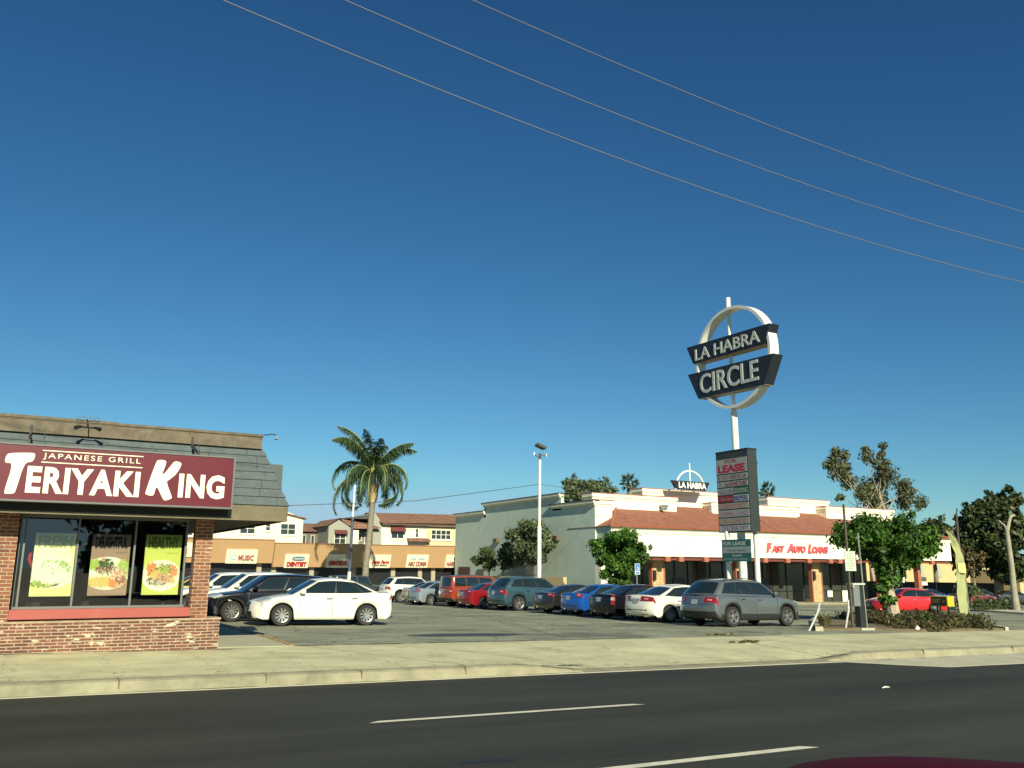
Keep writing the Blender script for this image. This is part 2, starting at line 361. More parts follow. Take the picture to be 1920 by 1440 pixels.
# kerb: rounded profile swept along x
def kerb(x0, x1):
    prof = [(13.93, -.20), (13.96, -.08), (13.985, -.02), (14.03, .004), (14.12, .008), (14.29, .003)]
    mb = MB(); X = list(np.linspace(x0, x1, max(2, int(abs(x1 - x0) / .5))))
    G = []
    for x in X:
        k = min(1, (gz(x, 14.29) - dip(x, 14.29)) / .135)
        G.append([(x, y, gz(x, y) + z * (1 - k) - (.147 * k if z > -.1 else .2 * k)) for y, z in prof])
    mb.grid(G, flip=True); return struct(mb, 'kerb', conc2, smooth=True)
kerb(-60, 9.5); kerb(16.1, 60)
mb = MB()
for x in (-8.2, -4.1, -1.0, 1.45, 3.55, 5.1, 7.0, 19.5, 23.2, 28):
    mb.box(x, x + .018, 13.95, 14.285, gz(x, 14) - .16, gz(x, 14) + .0095)
struct(mb, 'kerb_joints', mat('joint_dark', (.16, .145, .095), .9))
mb = MB()
mb.slab([(-60, 13.80), (8.9, 13.80), (16.4, 13.72), (16.4, 14.3), (-60, 14.3)], -.2, -.152)
struct(mb, 'gutter', conc3)
mb = MB(); mb.slab([(16.4, 13.70), (17.0, 12.9), (17.76, 12.13), (20.5, 12.06), (60, 12.05), (60, 14.3), (16.4, 14.3)], -.2, -.153)
struct(mb, 'gutter', conc3)
mb = MB()   # apron slope face into the road
mb.grid([[(x, 14.3, dip(x, 14.29) + .001), (x, 13.86, gz(x, 13.9) - .150)][::-1] for x in np.linspace(9.45, 16.15, 14)], flip=True)
struct(mb, 'driveway_apron', conc2)
mb = MB(); mb.slab([(3.6, 19.10), (5.33, 19.10), (5.40, 20.4), (5.55, 24.4), (5.6, 33), (3.0, 33), (3.0, 19.4)], -.2, .012)
struct(mb, 'building_walkway', mat('walk_concrete', (.40, .385, .27), .9, var=.12, vscale=1.2, bump=.2))
mb = MB()
mb.slab([(5.33, 19.12), (5.43, 19.15), (5.50, 20.4), (5.65, 24.4), (5.7, 33), (5.6, 33), (5.55, 24.4), (5.40, 20.4)], -.2, .03)
struct(mb, 'walkway_edge', mat('ochre_edge', (.42, .27, .10), .9, var=.3, vscale=5))
def stripe(x0, y0, x1, y1, w, dz=-.156, name='lane_marking', m=None, skew=0.):
    mb = MB(); d = Vector((x1 - x0, y1 - y0, 0)).normalized(); q = Vector((-d.y, d.x, 0)) * w / 2
    P = [(x0 - q.x - skew, y0 - q.y), (x1 - q.x, y1 - q.y), (x1 + q.x - skew, y1 + q.y), (x0 + q.x, y0 + q.y)]
    mb.add([(x, y, gz(x, y) + dz) for x, y in P], [(0, 1, 2, 3)]); return struct(mb, name, m or linew)
stripe(3.98, 10.19, 7.93, 10.19, .115, skew=.16); stripe(3.4, 6.94, 7.72, 6.94, .13, skew=.16)
stripe(17.6, 10.2, 21.6, 10.2, .115); stripe(-8, 10.2, -4, 10.2, .115)
for a in ((37.5, 24.4, 39.2, 23.1), (34.0, 21.1, 36.2, 19.8), (45.8, 33.4, 53, 29.5)):
    stripe(*a, .12, dz=.006, name='lot_marking')
stripe(30.9, 27.5, 49.5, 43.2, .12, dz=.006, name='lot_marking'); stripe(33.4, 27.5, 59.8, 49.2, .12, dz=.006, name='lot_marking')
for i in range(11):
    y = 24.4 + 2.95 * i; stripe(21.5, y, 26.8, y, .1, dz=.006, name='lot_marking')
mb = MB(); pts = [(9.4, 21.2), (11.6, 20.9), (12.7, 21.5), (12.2, 22.1), (10.4, 22.4), (9.2, 21.9)]
mb.add([(x, y, gz(x, y) + .005) for x, y in pts], [tuple(range(6))]); struct(mb, 'asphalt_patch', mat('oil_patch', (.05, .055, .055), .6, var=.3, vscale=4))
mb = MB()
for k in range(26):
    x = 5.6 + k * .33 + rnd.random() * .2; y = 19.13 + rnd.random() * .05; r = .05 + rnd.random() * .08
    P = [(x + math.cos(a) * r * 2, y + math.sin(a) * r * .6) for a in np.linspace(0, 5.5, 7)]
    mb.add([(a, b, gz(a, b) + .006) for a, b in P], [tuple(range(7))])
struct(mb, 'asphalt_edge_dirt', mat('edge_dirt', (.045, .045, .035), .9))

MARKS = {}
def blot(x, y, rx, ry, dz, name, m, seed):
    g_ = random.Random(seed); P = []; ph = [g_.uniform(0, 6.28) for _ in range(4)]
    for a in np.linspace(0, 2 * math.pi, 33)[:-1]:
        w = 1 + .25 * math.sin(2 * a + ph[0]) + .18 * math.sin(3 * a + ph[1]) + .12 * math.sin(7 * a + ph[2]); P.append((x + rx * w * math.cos(a), y + ry * w * math.sin(a)))
    mb = MARKS.setdefault(name, (MB(), m))[0]; mb.add([(a, b, gz(a, b) + dz) for a, b in P], [tuple(range(len(P)))])
oil = mat('oil_stain', (.016, .017, .015), .5, var=.3, vscale=9)
blot(4.05, 7.75, .17, .07, -.156, 'oil_stain', oil, 3); blot(4.3, 7.66, .08, .04, -.156, 'oil_stain', oil, 5)
dirt = mat('gutter_dirt', (.12, .11, .07), .95, var=.4, vscale=12)
g_ = random.Random(8)
for k in range(26):
    x = g_.uniform(-3, 9.2) if k < 14 else g_.uniform(16.5, 30); blot(x, 13.88 if x < 10 else 13.75, g_.uniform(.06, .5), g_.uniform(.01, .03), -.1495, 'gutter_dirt', dirt, 100 + k)
soot = mat('wall_foot_soot', (.22, .21, .14), .95, var=.35, vscale=6)
for k in range(16): blot(g_.uniform(-2.5, 3.9), 18.74 - g_.uniform(0, .12), g_.uniform(.15, .6), g_.uniform(.02, .07), .0045 + k * .0001, 'wall_foot_soot', soot, 200 + k)
for (x, y, rx, ry, sd_) in ((16.9, 14.12, .5, .05, 1), (8.7, 14.15, .35, .04, 2), (9.4, 14.6, .5, .06, 3)): blot(x, y, rx, ry, (dip(x, y) - gz(x, y)) + .012, 'kerb_scuff', mat('kerb_scuff', (.12, .11, .08), .9, var=.4, vscale=12), 300 + sd_)
crackm = mat('seam_dark', (.015, .015, .014), .7)
def crackline(x0, y0, x1, y1, w, dz, seed, f=gz, name='crack', m=None):
    g_ = random.Random(seed); n = max(6, int(math.hypot(x1 - x0, y1 - y0) / .25)); L_ = []; o = 0
    for k in range(n + 1):
        t = k / n; o += g_.uniform(-.05, .05); L_.append((x0 + (x1 - x0) * t + (o if abs(y1 - y0) > abs(x1 - x0) else 0), y0 + (y1 - y0) * t + (0 if abs(y1 - y0) > abs(x1 - x0) else o)))
    mb = MARKS.setdefault(name, (MB(), m or crackm))[0]; G = []
    for x, y in L_:
        q = w * g_.uniform(.3, 1.); G.append([(x - (q if abs(y1 - y0) > abs(x1 - x0) else 0), y - (0 if abs(y1 - y0) > abs(x1 - x0) else q), f(x, y) + dz), (x + (q if abs(y1 - y0) > abs(x1 - x0) else 0), y + (0 if abs(y1 - y0) > abs(x1 - x0) else q), f(x, y) + dz)])
    mb.grid(G)
concc = mat('concrete_crack', (.10, .095, .065), .9)
crackline(5.6, 19.0, 7.2, 14.3, .012, .005, 1, dip, m=concc); crackline(8.2, 17.2, 9.9, 14.2, .014, .006, 2, dip, m=concc); crackline(16.4, 14.3, 17.3, 18.9, .012, .006, 3, dip, m=concc); crackline(9.8, 14.32, 16.2, 14.32, .014, .006, 4, dip, m=concc); crackline(22.5, 14.3, 23.4, 19, .01, .006, 6, dip, m=concc)
for k, (a, b, c_, d_) in enumerate(((6, 20.6, 13, 21.9), (10, 24, 20, 22.6), (13, 20, 15.5, 28), (8, 23.2, 12.5, 24.2), (15, 25.5, 20.5, 25.1), (5.6, 20.2, 9, 19.6), (12, 30, 20, 31), (14, 38, 21, 36.5))):
    crackline(a, b, c_, d_, .03, .0045, 20 + k, name='lot_crack', m=mat('lot_crack', (.07, .075, .065), .9))
for nm_, (mb_, m_) in MARKS.items(): struct(mb_, nm_, m_)
# ------------------------------------------------------------------ windows on walls facing -y
wpane = mat('window_pane', (.035, .05, .05), .08, spec=.7, var=.3, vscale=.7)
wpane_lit = mat('window_blind', (.42, .48, .42), .35, spec=.6)
wframe = mat('window_frame', (.78, .75, .62), .5)
def window(parent, x0, x1, z0, z1, y, nx=2, nz=2, fr=.07, frm=None, pane=None, name='window', sill=False):
    f = MB(); yo = y - .05
    f.box(x0, x0 + fr, yo, y, z0, z1); f.box(x1 - fr, x1, yo, y, z0, z1); f.box(x0 + fr, x1 - fr, yo, y, z0, z0 + fr); f.box(x0 + fr, x1 - fr, yo, y, z1 - fr, z1)
    for i in range(1, nx):
        x = x0 + (x1 - x0) * i / nx; f.box(x - fr * .5, x + fr * .5, yo + .002, y, z0 + fr, z1 - fr)
    for j in range(1, nz):
        z = z0 + (z1 - z0) * j / nz; f.box(x0 + fr, x1 - fr, yo + .006, y - .001, z - fr * .35, z + fr * .35)
    if sill: f.box(x0 - .12, x1 + .12, y - .12, y, z0 - .14, z0 - .005)
    o = f.build(name, frm or wframe, parent)
    MB().box(x0 + fr * .5, x1 - fr * .5, y - .02, y - .004, z0 + fr * .5, z1 - fr * .5).build('pane', pane or wpane, o)
    return o

# ================================================================== TERIYAKI RESTAURANT
rest = thing('restaurant', 'brick restaurant with grey shingle mansard and dark windows at the left edge', 'restaurant', (1.5, 20, gz(1.5, 20)))
G0 = -.35
MB().box(-6, 3.76, 18.8, 19.32, G0, .525).build('brick_base', brick, rest)
MB().box(-6, 3.78, 18.785, 19.34, .527, .565).build('base_cap', mat('cap_mortar', (.36, .27, .18), .9, var=.3, vscale=6), rest)
MB().box(-1.2, -.04, 18.84, 19.3, .566, 2.62).build('brick_pier', brick_post, rest)
MB().box(3.17, 3.50, 18.82, 19.2, .566, 2.62).build('brick_post', brick_post, rest)
o = MB(); o.box(-.035, 3.16, 18.92, 19.3, .566, .60); o.box(-.035, 3.16, 18.80, 19.3, .602, .775)
o.build('window_sill', mat('red_sill', (.34, .075, .06), .55, var=.08, vscale=3), rest)
wf = MB()
for x in (-.02, .06, .98, 2.02, 3.0):
    w = .035 if x > 0 else .03; wf.box(x, x + w, 19.06, 19.14, .777, 2.58)
wf.box(-.02, 3.07, 19.055, 19.145, .777, .82); wf.box(-.02, 3.07, 19.055, 19.145, 2.50, 2.6); wf.box(3.00, 3.07, 19.15, 24, .777, .82); wf.box(3.03, 3.07, 23.9, 24, .82, 2.58)
wfo = wf.build('window_frame', mat('frame_grey', (.14, .15, .14), .5), rest)
shopglass = glass_mat('shop_glass', (.93, .95, .93), .075)
g = MB()
g.box(.0, 3.02, 19.088, 19.098, .80, 2.52); g.build('window_pane', shopglass, wfo)
g = MB(); g.box(3.045, 3.055, 19.16, 23.9, .80, 2.52); g.build('side_pane', darkglass, wfo)
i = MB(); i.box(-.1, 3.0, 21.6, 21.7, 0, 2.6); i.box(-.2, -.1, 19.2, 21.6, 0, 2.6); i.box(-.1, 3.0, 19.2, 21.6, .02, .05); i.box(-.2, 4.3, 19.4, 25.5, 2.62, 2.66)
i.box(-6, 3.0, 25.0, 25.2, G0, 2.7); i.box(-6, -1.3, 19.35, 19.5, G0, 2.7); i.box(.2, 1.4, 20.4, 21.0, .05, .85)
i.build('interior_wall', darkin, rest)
# soffit and lower fascia board
woodb = mat('weathered_wood', (.15, .125, .085), .85, var=.35, vscale=5, bump=.4, bscale=20)
woodl = mat('brown_board', (.15, .13, .08), .8, var=.2, vscale=4)
MB().box(-6, 4.80, 18.16, 27, 2.56, 2.60).build('soffit', mat('soffit_brown', (.05, .032, .022), .8), rest)
MB().box(-6, 4.84, 18.10, 18.158, 2.52, 2.835).build('lower_fascia', woodl, rest)
MB().box(4.802, 4.84, 18.16, 27, 2.52, 2.835).build('side_fascia', woodl, rest)
MB().box(-6, 3.62, 18.092, 18.0995, 2.575, 2.83).build('sign_shade_strip', darkin, rest)  # near-black strip: the sign's shade painted onto the board
# shingled mansard: overlapping courses
shing = mat('grey_shingle', (.095, .118, .122), .85, var=.22, vscale=5, bump=.5, bscale=30)
mb = MB(); NC = 7; zb, zt, yb, yt, xb, xt = 2.84, 4.14, 18.10, 18.95, 4.84, 4.41
for k in range(NC):
    a, b = k / NC, (k + 1.12) / NC
    z0, z1 = zb + (zt - zb) * a, zb + (zt - zb) * b
    y0, y1 = yb + (yt - yb) * a - .03, yb + (yt - yb) * b; x0, x1 = xb + (xt - xb) * a + .03, xb + (xt - xb) * b
    x = x0; row = []
    L = -6; first = True
    # shingles across the front, widths vary
    edges = [x0]; xx = x0 - .25 - rnd.random() * .5
    while xx > -6: edges.append(xx); xx -= .92 + .12 * rnd.random()
    edges.append(-6)
    for r_, l_ in zip(edges, edges[1:]):
        rr = r_ if r_ == x0 else r_ - .004; tr = x1 if r_ == x0 else rr; dz = rnd.uniform(-.006, .006)
        P = [(l_ + .004, y0, z0 + dz), (rr, y0, z0 + dz), (tr, y1, z1), (l_ + .004, y1, z1)]
        Q = [(a_, b_ + .028, c_ + .01) for a_, b_, c_ in P]
        mb.add(P + Q, [(0, 1, 2, 3), (4, 7, 6, 5), (0, 4, 5, 1), (1, 5, 6, 2), (3, 7, 4, 0)])
    # right-hand side of the mansard
    P = [(x0, y0, z0), (x0, 27, z0), (x1, 27, z1), (x1, y1, z1)]
    mb.add(P + [(a_ - .03, b_, c_) for a_, b_, c_ in P], [(0, 1, 2, 3), (4, 5, 1, 0)])
mb.build('shingle_roof', shing, rest)
MB().prism([(18.16, 2.62), (18.16, 2.8), (19.0, 4.1), (26, 4.1), (26, 2.62)], 'x', -6, 4.35).build('roof_core', darkin, rest)
mb = MB(); mb.box(-6, 4.385, 18.84, 18.92, 4.11, 4.36); mb.box(-6, 4.40, 18.83, 19.06, 4.362, 4.42)
for x0, x1 in ((-6, .55), (.56, 1.45), (1.46, 4.405)): mb.box(x0, x1, 18.815, 18.828, 4.385 - (.01 if x0 > 1 else 0), 4.44 if x0 < 1 else 4.425)
mb.box(4.34, 4.385, 18.922, 26, 4.11, 4.36)
mb.build('upper_fascia', woodb, rest)
MB().box(4.66, 5.04, 19.5, 19.9, 2.86, 3.87).build('roof_vent', mat('vent_metal', (.07, .09, .095), .5, var=.1), rest)

# the long sign
ss = thing('shop_sign', 'long maroon sign with cream letters hung across the restaurant roof', 'shop sign', (1.56, 17.93, 2.71))
maroon = mat('maroon_panel', (.115, .008, .018), .35, var=.05, vscale=2); creaml = mat('cream_letter', (.86, .84, .60), .5)
MB().box(-3.2, 3.60, 17.80, 18.05, 2.75, 3.73).build('sign_panel', maroon, ss)
mb = MB(); mb.box(-3.25, 3.635, 17.785, 18.07, 3.732, 3.762); mb.box(-3.25, 3.635, 17.785, 18.07, 2.715, 2.748); mb.box(3.602, 3.635, 17.785, 18.07, 2.749, 3.731)
mb.build('sign_frame', mat('sign_frame_grey', (.13, .13, .13), .5), ss)
L = MB(); YS = 17.797
def sf(u, v, d): return (u, YS - d, v)
put_text(L, 'ERIYAKI', sf, 1.90, .485, bold=.04, spacing=1.12, x0=-.02, y0=2.875); put_text(L, 'ING', sf, .87, .475, bold=.045, spacing=1.08, x0=2.585, y0=2.90)
put_text(L, 'JAPANESE GRILL', sf, 1.655, .125, bold=.0, spacing=1.25, x0=.205, y0=3.485)
for z in (3.44, 3.655): L.quad((.185, YS - .003, z - .0085), (1.90, YS - .003, z - .0085), (1.90, YS - .003, z + .0085), (.185, YS - .003, z + .0085))
TP = [(-0.372, 3.564), (-.3, 3.59), (0.044, 3.613), (0.06, 3.572), (0.035, 3.43), (-0.075, 3.41), (-0.105, 2.869), (-0.124, 2.843), (-0.289, 2.835), (-0.304, 2.866), (-0.227, 3.39), (-0.392, 3.373), (-0.409, 3.401), (-0.397, 3.54)]
KP = [(2.178, 3.613), (2.298, 3.614), (2.328, 3.567), (2.258, 3.32), (2.305, 3.347), (2.42, 3.528), (2.478, 3.612), (2.596, 3.585), (2.607, 3.54), (2.532, 3.36), (2.396, 3.231), (2.35, 3.194), (2.482, 2.908), (2.475, 2.873), (2.366, 2.83), (2.325, 2.849), (2.178, 3.133), (2.156, 2.944), (2.118, 2.908), (2.011, 2.93), (1.989, 2.963), (2.139, 3.579)]
# the brush letters lean in the photograph: T stem narrows to the left foot, K is a slanted stroke with two arms
TP = [(-.40, 3.52), (-.36, 3.57), (.0, 3.60), (.055, 3.58), (.05, 3.50), (.02, 3.43), (-.105, 3.415), (-.185, 2.88), (-.215, 2.845), (-.345, 2.835), (-.365, 2.87), (-.275, 3.395), (-.385, 3.385), (-.415, 3.42)]
TP = [(x + .02, z) for x, z in TP]
for P in (TP, KP):
    Q = chaikin(P, 2); L.add([(x, YS - .003, z) for x, z in Q], [tuple(range(len(Q)))])
L.build('sign_lettering', creaml, ss)
for x in (.0 - .05, 2.93):
    t = MB(); t.obox((x, 18.35, 3.93), (.02, 0, 0), (0, .38, .12), (0, .008, .025)); t.obox((x, 18.82, 4.16), (.02, 0, 0), (0, .015, 0), (0, 0, .1)); t.box(x - .022, x + .022, 17.9, 17.96, 3.763, 3.86)
    t.build('hanger_bracket', blackm, ss)

fl = thing('floodlight', 'twin black floodlight clamped over the brown beam above the sign', 'floodlight', (.9, 18.8, 4.4))
t = MB(); t.tube([(.91, 18.79, 4.44), (.91, 18.6, 4.36), (.91, 18.55, 4.26)], .012, 6); t.tube([(.78, 18.5, 4.245), (1.05, 18.5, 4.235)], .016, 6); t.build('arm', blackm, fl)
for s, x in ((-1, .76), (1, 1.07)):
    t = MB(); t.tube([(x - s * .05, 18.52, 4.25), (x, 18.46, 4.235), (x + s * .06, 18.38, 4.20)], [.022, .03, .042], 10); t.build('lamp_head', blackm, fl)
t = MB(); wirepts = [(.7 + .04 * k, 18.72 + .03 * math.sin(k * 1.9), 4.45 + .035 * abs(math.sin(k * 1.3))) for k in range(12)]; t.tube(wirepts, .007, 5); t.build('loose_wire', mat('old_wire', (.22, .18, .13), .8), fl)
fl = thing('gooseneck_light', 'small curved gooseneck light at the right end of the roof beam', 'light', (4.4, 18.9, 4.40))
t = MB(); t.tube([(4.36, 18.9, 4.43), (4.5, 18.9, 4.435), (4.58, 18.88, 4.46), (4.65, 18.85, 4.45), (4.69, 18.82, 4.40)], .011, 6); t.build('arm', blackm, fl)
t = MB(); t.tube([(4.685, 18.82, 4.41), (4.675, 18.80, 4.34)], [.018, .034], 10); t.build('lamp_head', mat('lamp_grey', (.3, .3, .26), .5), fl)

# ---- the three window posters (behind the glass)
def poster(x0, x1, z0, z1, title, sub, paper, label, seed, plate, kinds, tcol, rest_col=None):
    r = random.Random(seed); Y = 19.125
    p = thing('window_poster', label, 'poster', ((x0 + x1) / 2, Y, z0), 'posters in the restaurant window')
    MB().box(x0, x1, Y, Y + .004, z0, z1).build('paper', paper, p)
    W, H = x1 - x0, z1 - z0
    def ell(mb, cx, cz, rx, rz, d, mi=0, rot=0, wob=0., n=20, clampit=True):
        pts = []; ph = r.random() * 6
        for k in range(n):
            a = 2 * math.pi * k / n; w = 1 + wob * math.sin(3 * a + ph) + wob * .6 * math.sin(5 * a + ph * 2)
            px, pz = rx * w * math.cos(a), rz * w * math.sin(a)
            X = cx + px * math.cos(rot) - pz * math.sin(rot); Z = cz + px * math.sin(rot) + pz * math.cos(rot)
            pts.append((min(max(X, 0), 1), min(max(Z, 0), 1)))
        mb.add([(x0 + W * a, Y - d, z0 + H * b) for a, b in pts], [tuple(range(n))], mi)
    if rest_col is not None:
        mb = MB(); ell(mb, *rest_col[1:]); mb.build('print_wash', rest_col[0], p)
    mb = MB(); ell(mb, *plate, .0014); pl = mb.build('printed_plate', mat('poster_plate', (.80, .84, .70), .6), p)
    mb = MB(); cx, cz, rx, rz = plate; ell(mb, cx, cz + .015, rx * .93, rz * .86, .0018); mb.build('plate_rim_shade', mat('poster_plate2', (.70, .75, .60), .6), pl)
    mb = MB(); mats_ = []; d = .002
    for mi, (col, cnt, size, (ax, az, sx, sz), el) in enumerate(kinds):
        mats_.append(mat('print_%02d_%02d_%02d' % tuple(int(c * 99) for c in col), col, .6))
        for k in range(int(cnt * 2.4)):
            a = r.random() * 6.28; q = math.sqrt(r.random()); X = ax + sx * q * math.cos(a); Z = az + sz * q * math.sin(a)
            s = size * r.uniform(.3, .85); d += .000012
            ell(mb, X, Z, s, s * el * W / H, d, mi, r.random() * 3, .22, 10)
    mb.build('printed_food', mats_, p)
    mb = MB(); f = lambda u, v, dd: (x0 + u * W, Y - .0018 - dd * .1, z0 + v * H)
    put_text(mb, title, f, .84, .20, bold=.05, x0=.08, y0=.765); put_text(mb, sub, f, .30, .022, bold=.005, x0=.62, y0=.685)
    mb.build('title_lettering', tcol, p)
    if 'crater' in label: pass
    return p
py = mat('paper_yellow', (.80, .80, .30), .6, var=.12, vscale=3); pb = mat('paper_brown', (.36, .24, .17), .6, var=.06); pl_ = mat('paper_lime', (.58, .62, .13), .6)
gd, gl_, org_, brn, wht, ylw, pnk = (.05, .09, .02), (.38, .50, .10), (.75, .26, .06), (.24, .10, .05), (.78, .80, .66), (.66, .50, .14), (.62, .30, .16)
poster(.26, .97, 1.01, 2.21, 'FRESH', 'made from', py, 'yellow and white salad poster, first from the left in the restaurant window', 3, (.46, .36, .62, .24),
       [(gl_, 40, .06, (.55, .42, .4, .16), .7), (gd, 60, .045, (.35, .19, .34, .045), .5), (gl_, 45, .05, (.3, .2, .3, .06), .5), (wht, 110, .075, (.45, .36, .40, .15), .8), (gd, 34, .018, (.5, .42, .3, .1), .6), (gl_, 18, .03, (.75, .50, .10, .06), .8), (ylw, 8, .035, (.45, .2, .1, .03), .8), (wht, 12, .08, (.5, .27, .12, .05), .8)],
       mat('faded_yellow', (.45, .42, .12), .6), (mat('wash_white', (.80, .84, .55), .6), .35, .62, .62, .28, .0007))
poster(1.26, 1.965, 1.015, 2.21, 'DELIGHTFUL', 'yourtonate', pb, 'brown noodle and shrimp poster, middle one in the restaurant window', 5, (.45, .36, .64, .27),
       [(gl_, 50, .07, (.2, .50, .25, .07), .7), (gl_, 30, .07, (.85, .42, .15, .16), .7), (brn, 40, .06, (.45, .42, .3, .07), .5), (gd, 25, .06, (.42, .53, .18, .07), .6), (ylw, 110, .07, (.3, .22, .32, .08), .3), (org_, 30, .06, (.72, .24, .2, .10), .5), (pnk, 26, .08, (.75, .33, .18, .1), .45), (wht, 14, .045, (.7, .36, .2, .1), .5), (brn, 18, .04, (.82, .25, .14, .07), .6), (org_, 16, .05, (.62, .18, .12, .05), .7), (pnk, 5, .04, (.33, .58, .05, .03), .7)],
       mat('print_black', (.02, .02, .02), .6))
poster(2.245, 2.945, 1.02, 2.225, 'HEALTHY', 'brown rice', pl_, 'lime green beef bowl poster, right one in the restaurant window', 9, (.5, .32, .55, .26),
       [(brn, 60, .06, (.5, .38, .38, .14), .5), (org_, 14, .06, (.2, .44, .12, .08), .8), (org_, 16, .06, (.78, .38, .14, .1), .8), (wht, 50, .03, (.5, .28, .34, .1), .7), (brn, 70, .05, (.42, .23, .30, .07), .45), (gl_, 22, .07, (.55, .4, .16, .07), .4), (ylw, 22, .06, (.35, .33, .14, .06), .8), (pnk, 30, .045, (.6, .28, .26, .09), .6), (wht, 30, .02, (.55, .2, .26, .05), .7), (ylw, 14, .04, (.8, .24, .1, .07), .5)],
       mat('print_green', (.16, .22, .03), .6))
b = thing('neon_sign', 'red neon swirl glimpsed behind the yellow salad poster', 'neon sign', (.2, 19.3, 1.5))
mb = MB(); mb.tube([(.33, 19.4, 1.93), (.22, 19.4, 1.85), (.20, 19.4, 1.70), (.26, 19.4, 1.58), (.34, 19.4, 1.52)], .035, 8); MB().tube([(.93, 19.4, 1.56), (1.02, 19.4, 1.55)], .04, 8).build('neon_tip', mat('neon_red', (.45, .02, .03), .4), b)
mb.build('neon_tube', mat('neon_red', (.45, .02, .03), .4), b)
# ================================================================== PYLON SIGN
pyl = thing('pylon_sign', 'tall pylon sign with a white ring, two dark boards and a tenant cabinet', 'pylon sign', (28.05, 28.5, gz(28, 28.5)))
navy = mat('navy_board', (.012, .017, .026), .5, var=.2, vscale=3); dkgreen = mat('dark_cabinet', (.03, .038, .036), .5, var=.1)
pale = mat('worn_white_letter', (.50, .53, .50), .6, var=.2, vscale=8); polew = mat('pole_white', (.70, .72, .66), .45, var=.08, vscale=2)
gb = gz(28, 28.5) - .1
mb = MB(); mb.tube([(28.05, 28.64, gb), (28.05, 28.65, 3.3)], .18, 16); mb.build('main_pole', polew, pyl, smooth=True)
mb = MB(); mb.tube([(28.05, 28.70, 6.85), (28.05, 28.72, 8.75), (28.05, 28.72, 8.78), (28.05, 28.74, 13.5), (28.05, 28.74, 13.53), (28.05, 28.74, 14.25)], [.155, .155, .09, .09, .115, .115], 16); mb.build('upper_pole', polew, pyl, smooth=True)
for x, y in ((27.8, 29.27), (28.3, 28.02)):
    MB().tube([(x, y, gb), (x, y, 3.3)], .115, 12).build('support_pole', polew, pyl, smooth=True)
# ring
mb = MB(); cy, cz, R1, R2 = 28.45, 11.27, 2.42, 2.28; N = 72; V = []
for k in range(N):
    a = 2 * math.pi * k / N
    for r_, x in ((R1, 27.78), (R1, 28.30), (R2, 28.30), (R2, 27.78)): V.append((x, cy + r_ * math.cos(a), cz + r_ * math.sin(a)))
F = []
for k in range(N):
    j = (k + 1) % N
    for q in range(4): F.append((k * 4 + q, k * 4 + (q + 1) % 4, j * 4 + (q + 1) % 4, j * 4 + q))
mb.add(V, F); mb.build('ring', polew, pyl, merge=True, smooth=True)
def board(name, P, words, box):
    mb = MB(); mb.prism(P, 'x', 27.74, 28.34); o = mb.build(name, navy, pyl)
    mb = MB(); ybl, ytr = P[3][0], P[2][0]; zb0 = min(P[2][1], P[3][1]) - .012
    y0, y1, z0, z1, rise = box
    L = MB(); put_text(L, words, lambda u, v, d: (27.735 - d, y0 + (y1 - y0) * u, z0 + (z1 - z0) * v), 1, 1, bold=.012, depth=.03)
    L.build('lettering', pale, o)
    L = MB(); put_text(L, words, lambda u, v, d: (28.345 + d, y1 + (y0 - y1) * u, z0 + (z1 - z0) * v), 1, 1, bold=.03, depth=.03)
    L.build('rear_lettering', pale, o)
    MB().prism([(P[2][0] - .03, P[2][1] - .015), (P[3][0] + .03, P[3][1] - .015), (P[3][0] + .03, P[3][1] - .002), (P[2][0] - .03, P[2][1] - .002)], 'x', 27.78, 28.30).build('underside', mat('tan_metal', (.36, .28, .2), .6), o)
board('upper_board', [(31.43, 12.36), (25.95, 12.26), (26.34, 11.40), (31.0, 11.46)], 'LA HABRA', (30.82, 26.56, 11.55, 12.12, 0))
board('lower_board', [(31.42, 10.98), (25.84, 10.86), (26.5, 9.60), (30.74, 9.68)], 'CIRCLE', (30.56, 26.75, 9.84, 10.80, 0))
# tenant cabinet
cab = MB().box(27.75, 28.30, 27.71, 29.72, 3.25, 6.88).build('tenant_cabinet', dkgreen, pyl)
MB().box(27.73, 28.32, 27.69, 29.74, 6.882, 6.93).build('cabinet_cap', blackm, cab)
def row(z1f, z0f, segs):
    za, zb_ = 6.88 - 3.63 * z0f, 6.88 - 3.63 * z1f
    for (a, b, txt, bgc, fgc, sub) in segs:
        ya, yb_ = 29.69 - 1.93 * a, 29.69 - 1.93 * b
        m0 = mat('row_%02d%02d%02d' % tuple(int(c * 99) for c in bgc), bgc, .5, var=.12, vscale=5); m1 = mat('ink_%02d%02d%02d' % tuple(int(c * 99) for c in fgc), fgc, .6)
        p = MB().box(27.735, 27.749, yb_ + .012, ya - .012, za + .012, zb_ - .012).build('tenant_panel', m0, cab)
        for (t, u0, v0, w, h, bold) in sub:
            L = MB(); put_text(L, t, lambda u, v, d: (27.734 - d, ya + (yb_ - ya) * u, za + (zb_ - za) * v), w, h, bold=bold, x0=u0, y0=v0)
            L.build('panel_lettering', m1, p)
Wt, red_, mar, blu, grn, pur, brw = (.31, .32, .30), (.40, .02, .04), (.26, .05, .06), (.03, .05, .16), (.02, .12, .07), (.28, .14, .2), (.40, .2, .14)
row(.088, .276, [(0, 1, '', Wt, red_, [('FOR', .30, .70, .38, .24, .02), ('LEASE', .05, .08, .88, .52, .05)])])
row(.283, .361, [(0, 1, '', Wt, mar, [('EL TACO SABROSO #4', .03, .14, .93, .72, .0)])])
row(.370, .444, [(0, 1, '', Wt, mar, [('ACUPUNCTURE', .25, .14, .72, .70, .02), ('CC', .07, .25, .09, .45, .0)])])
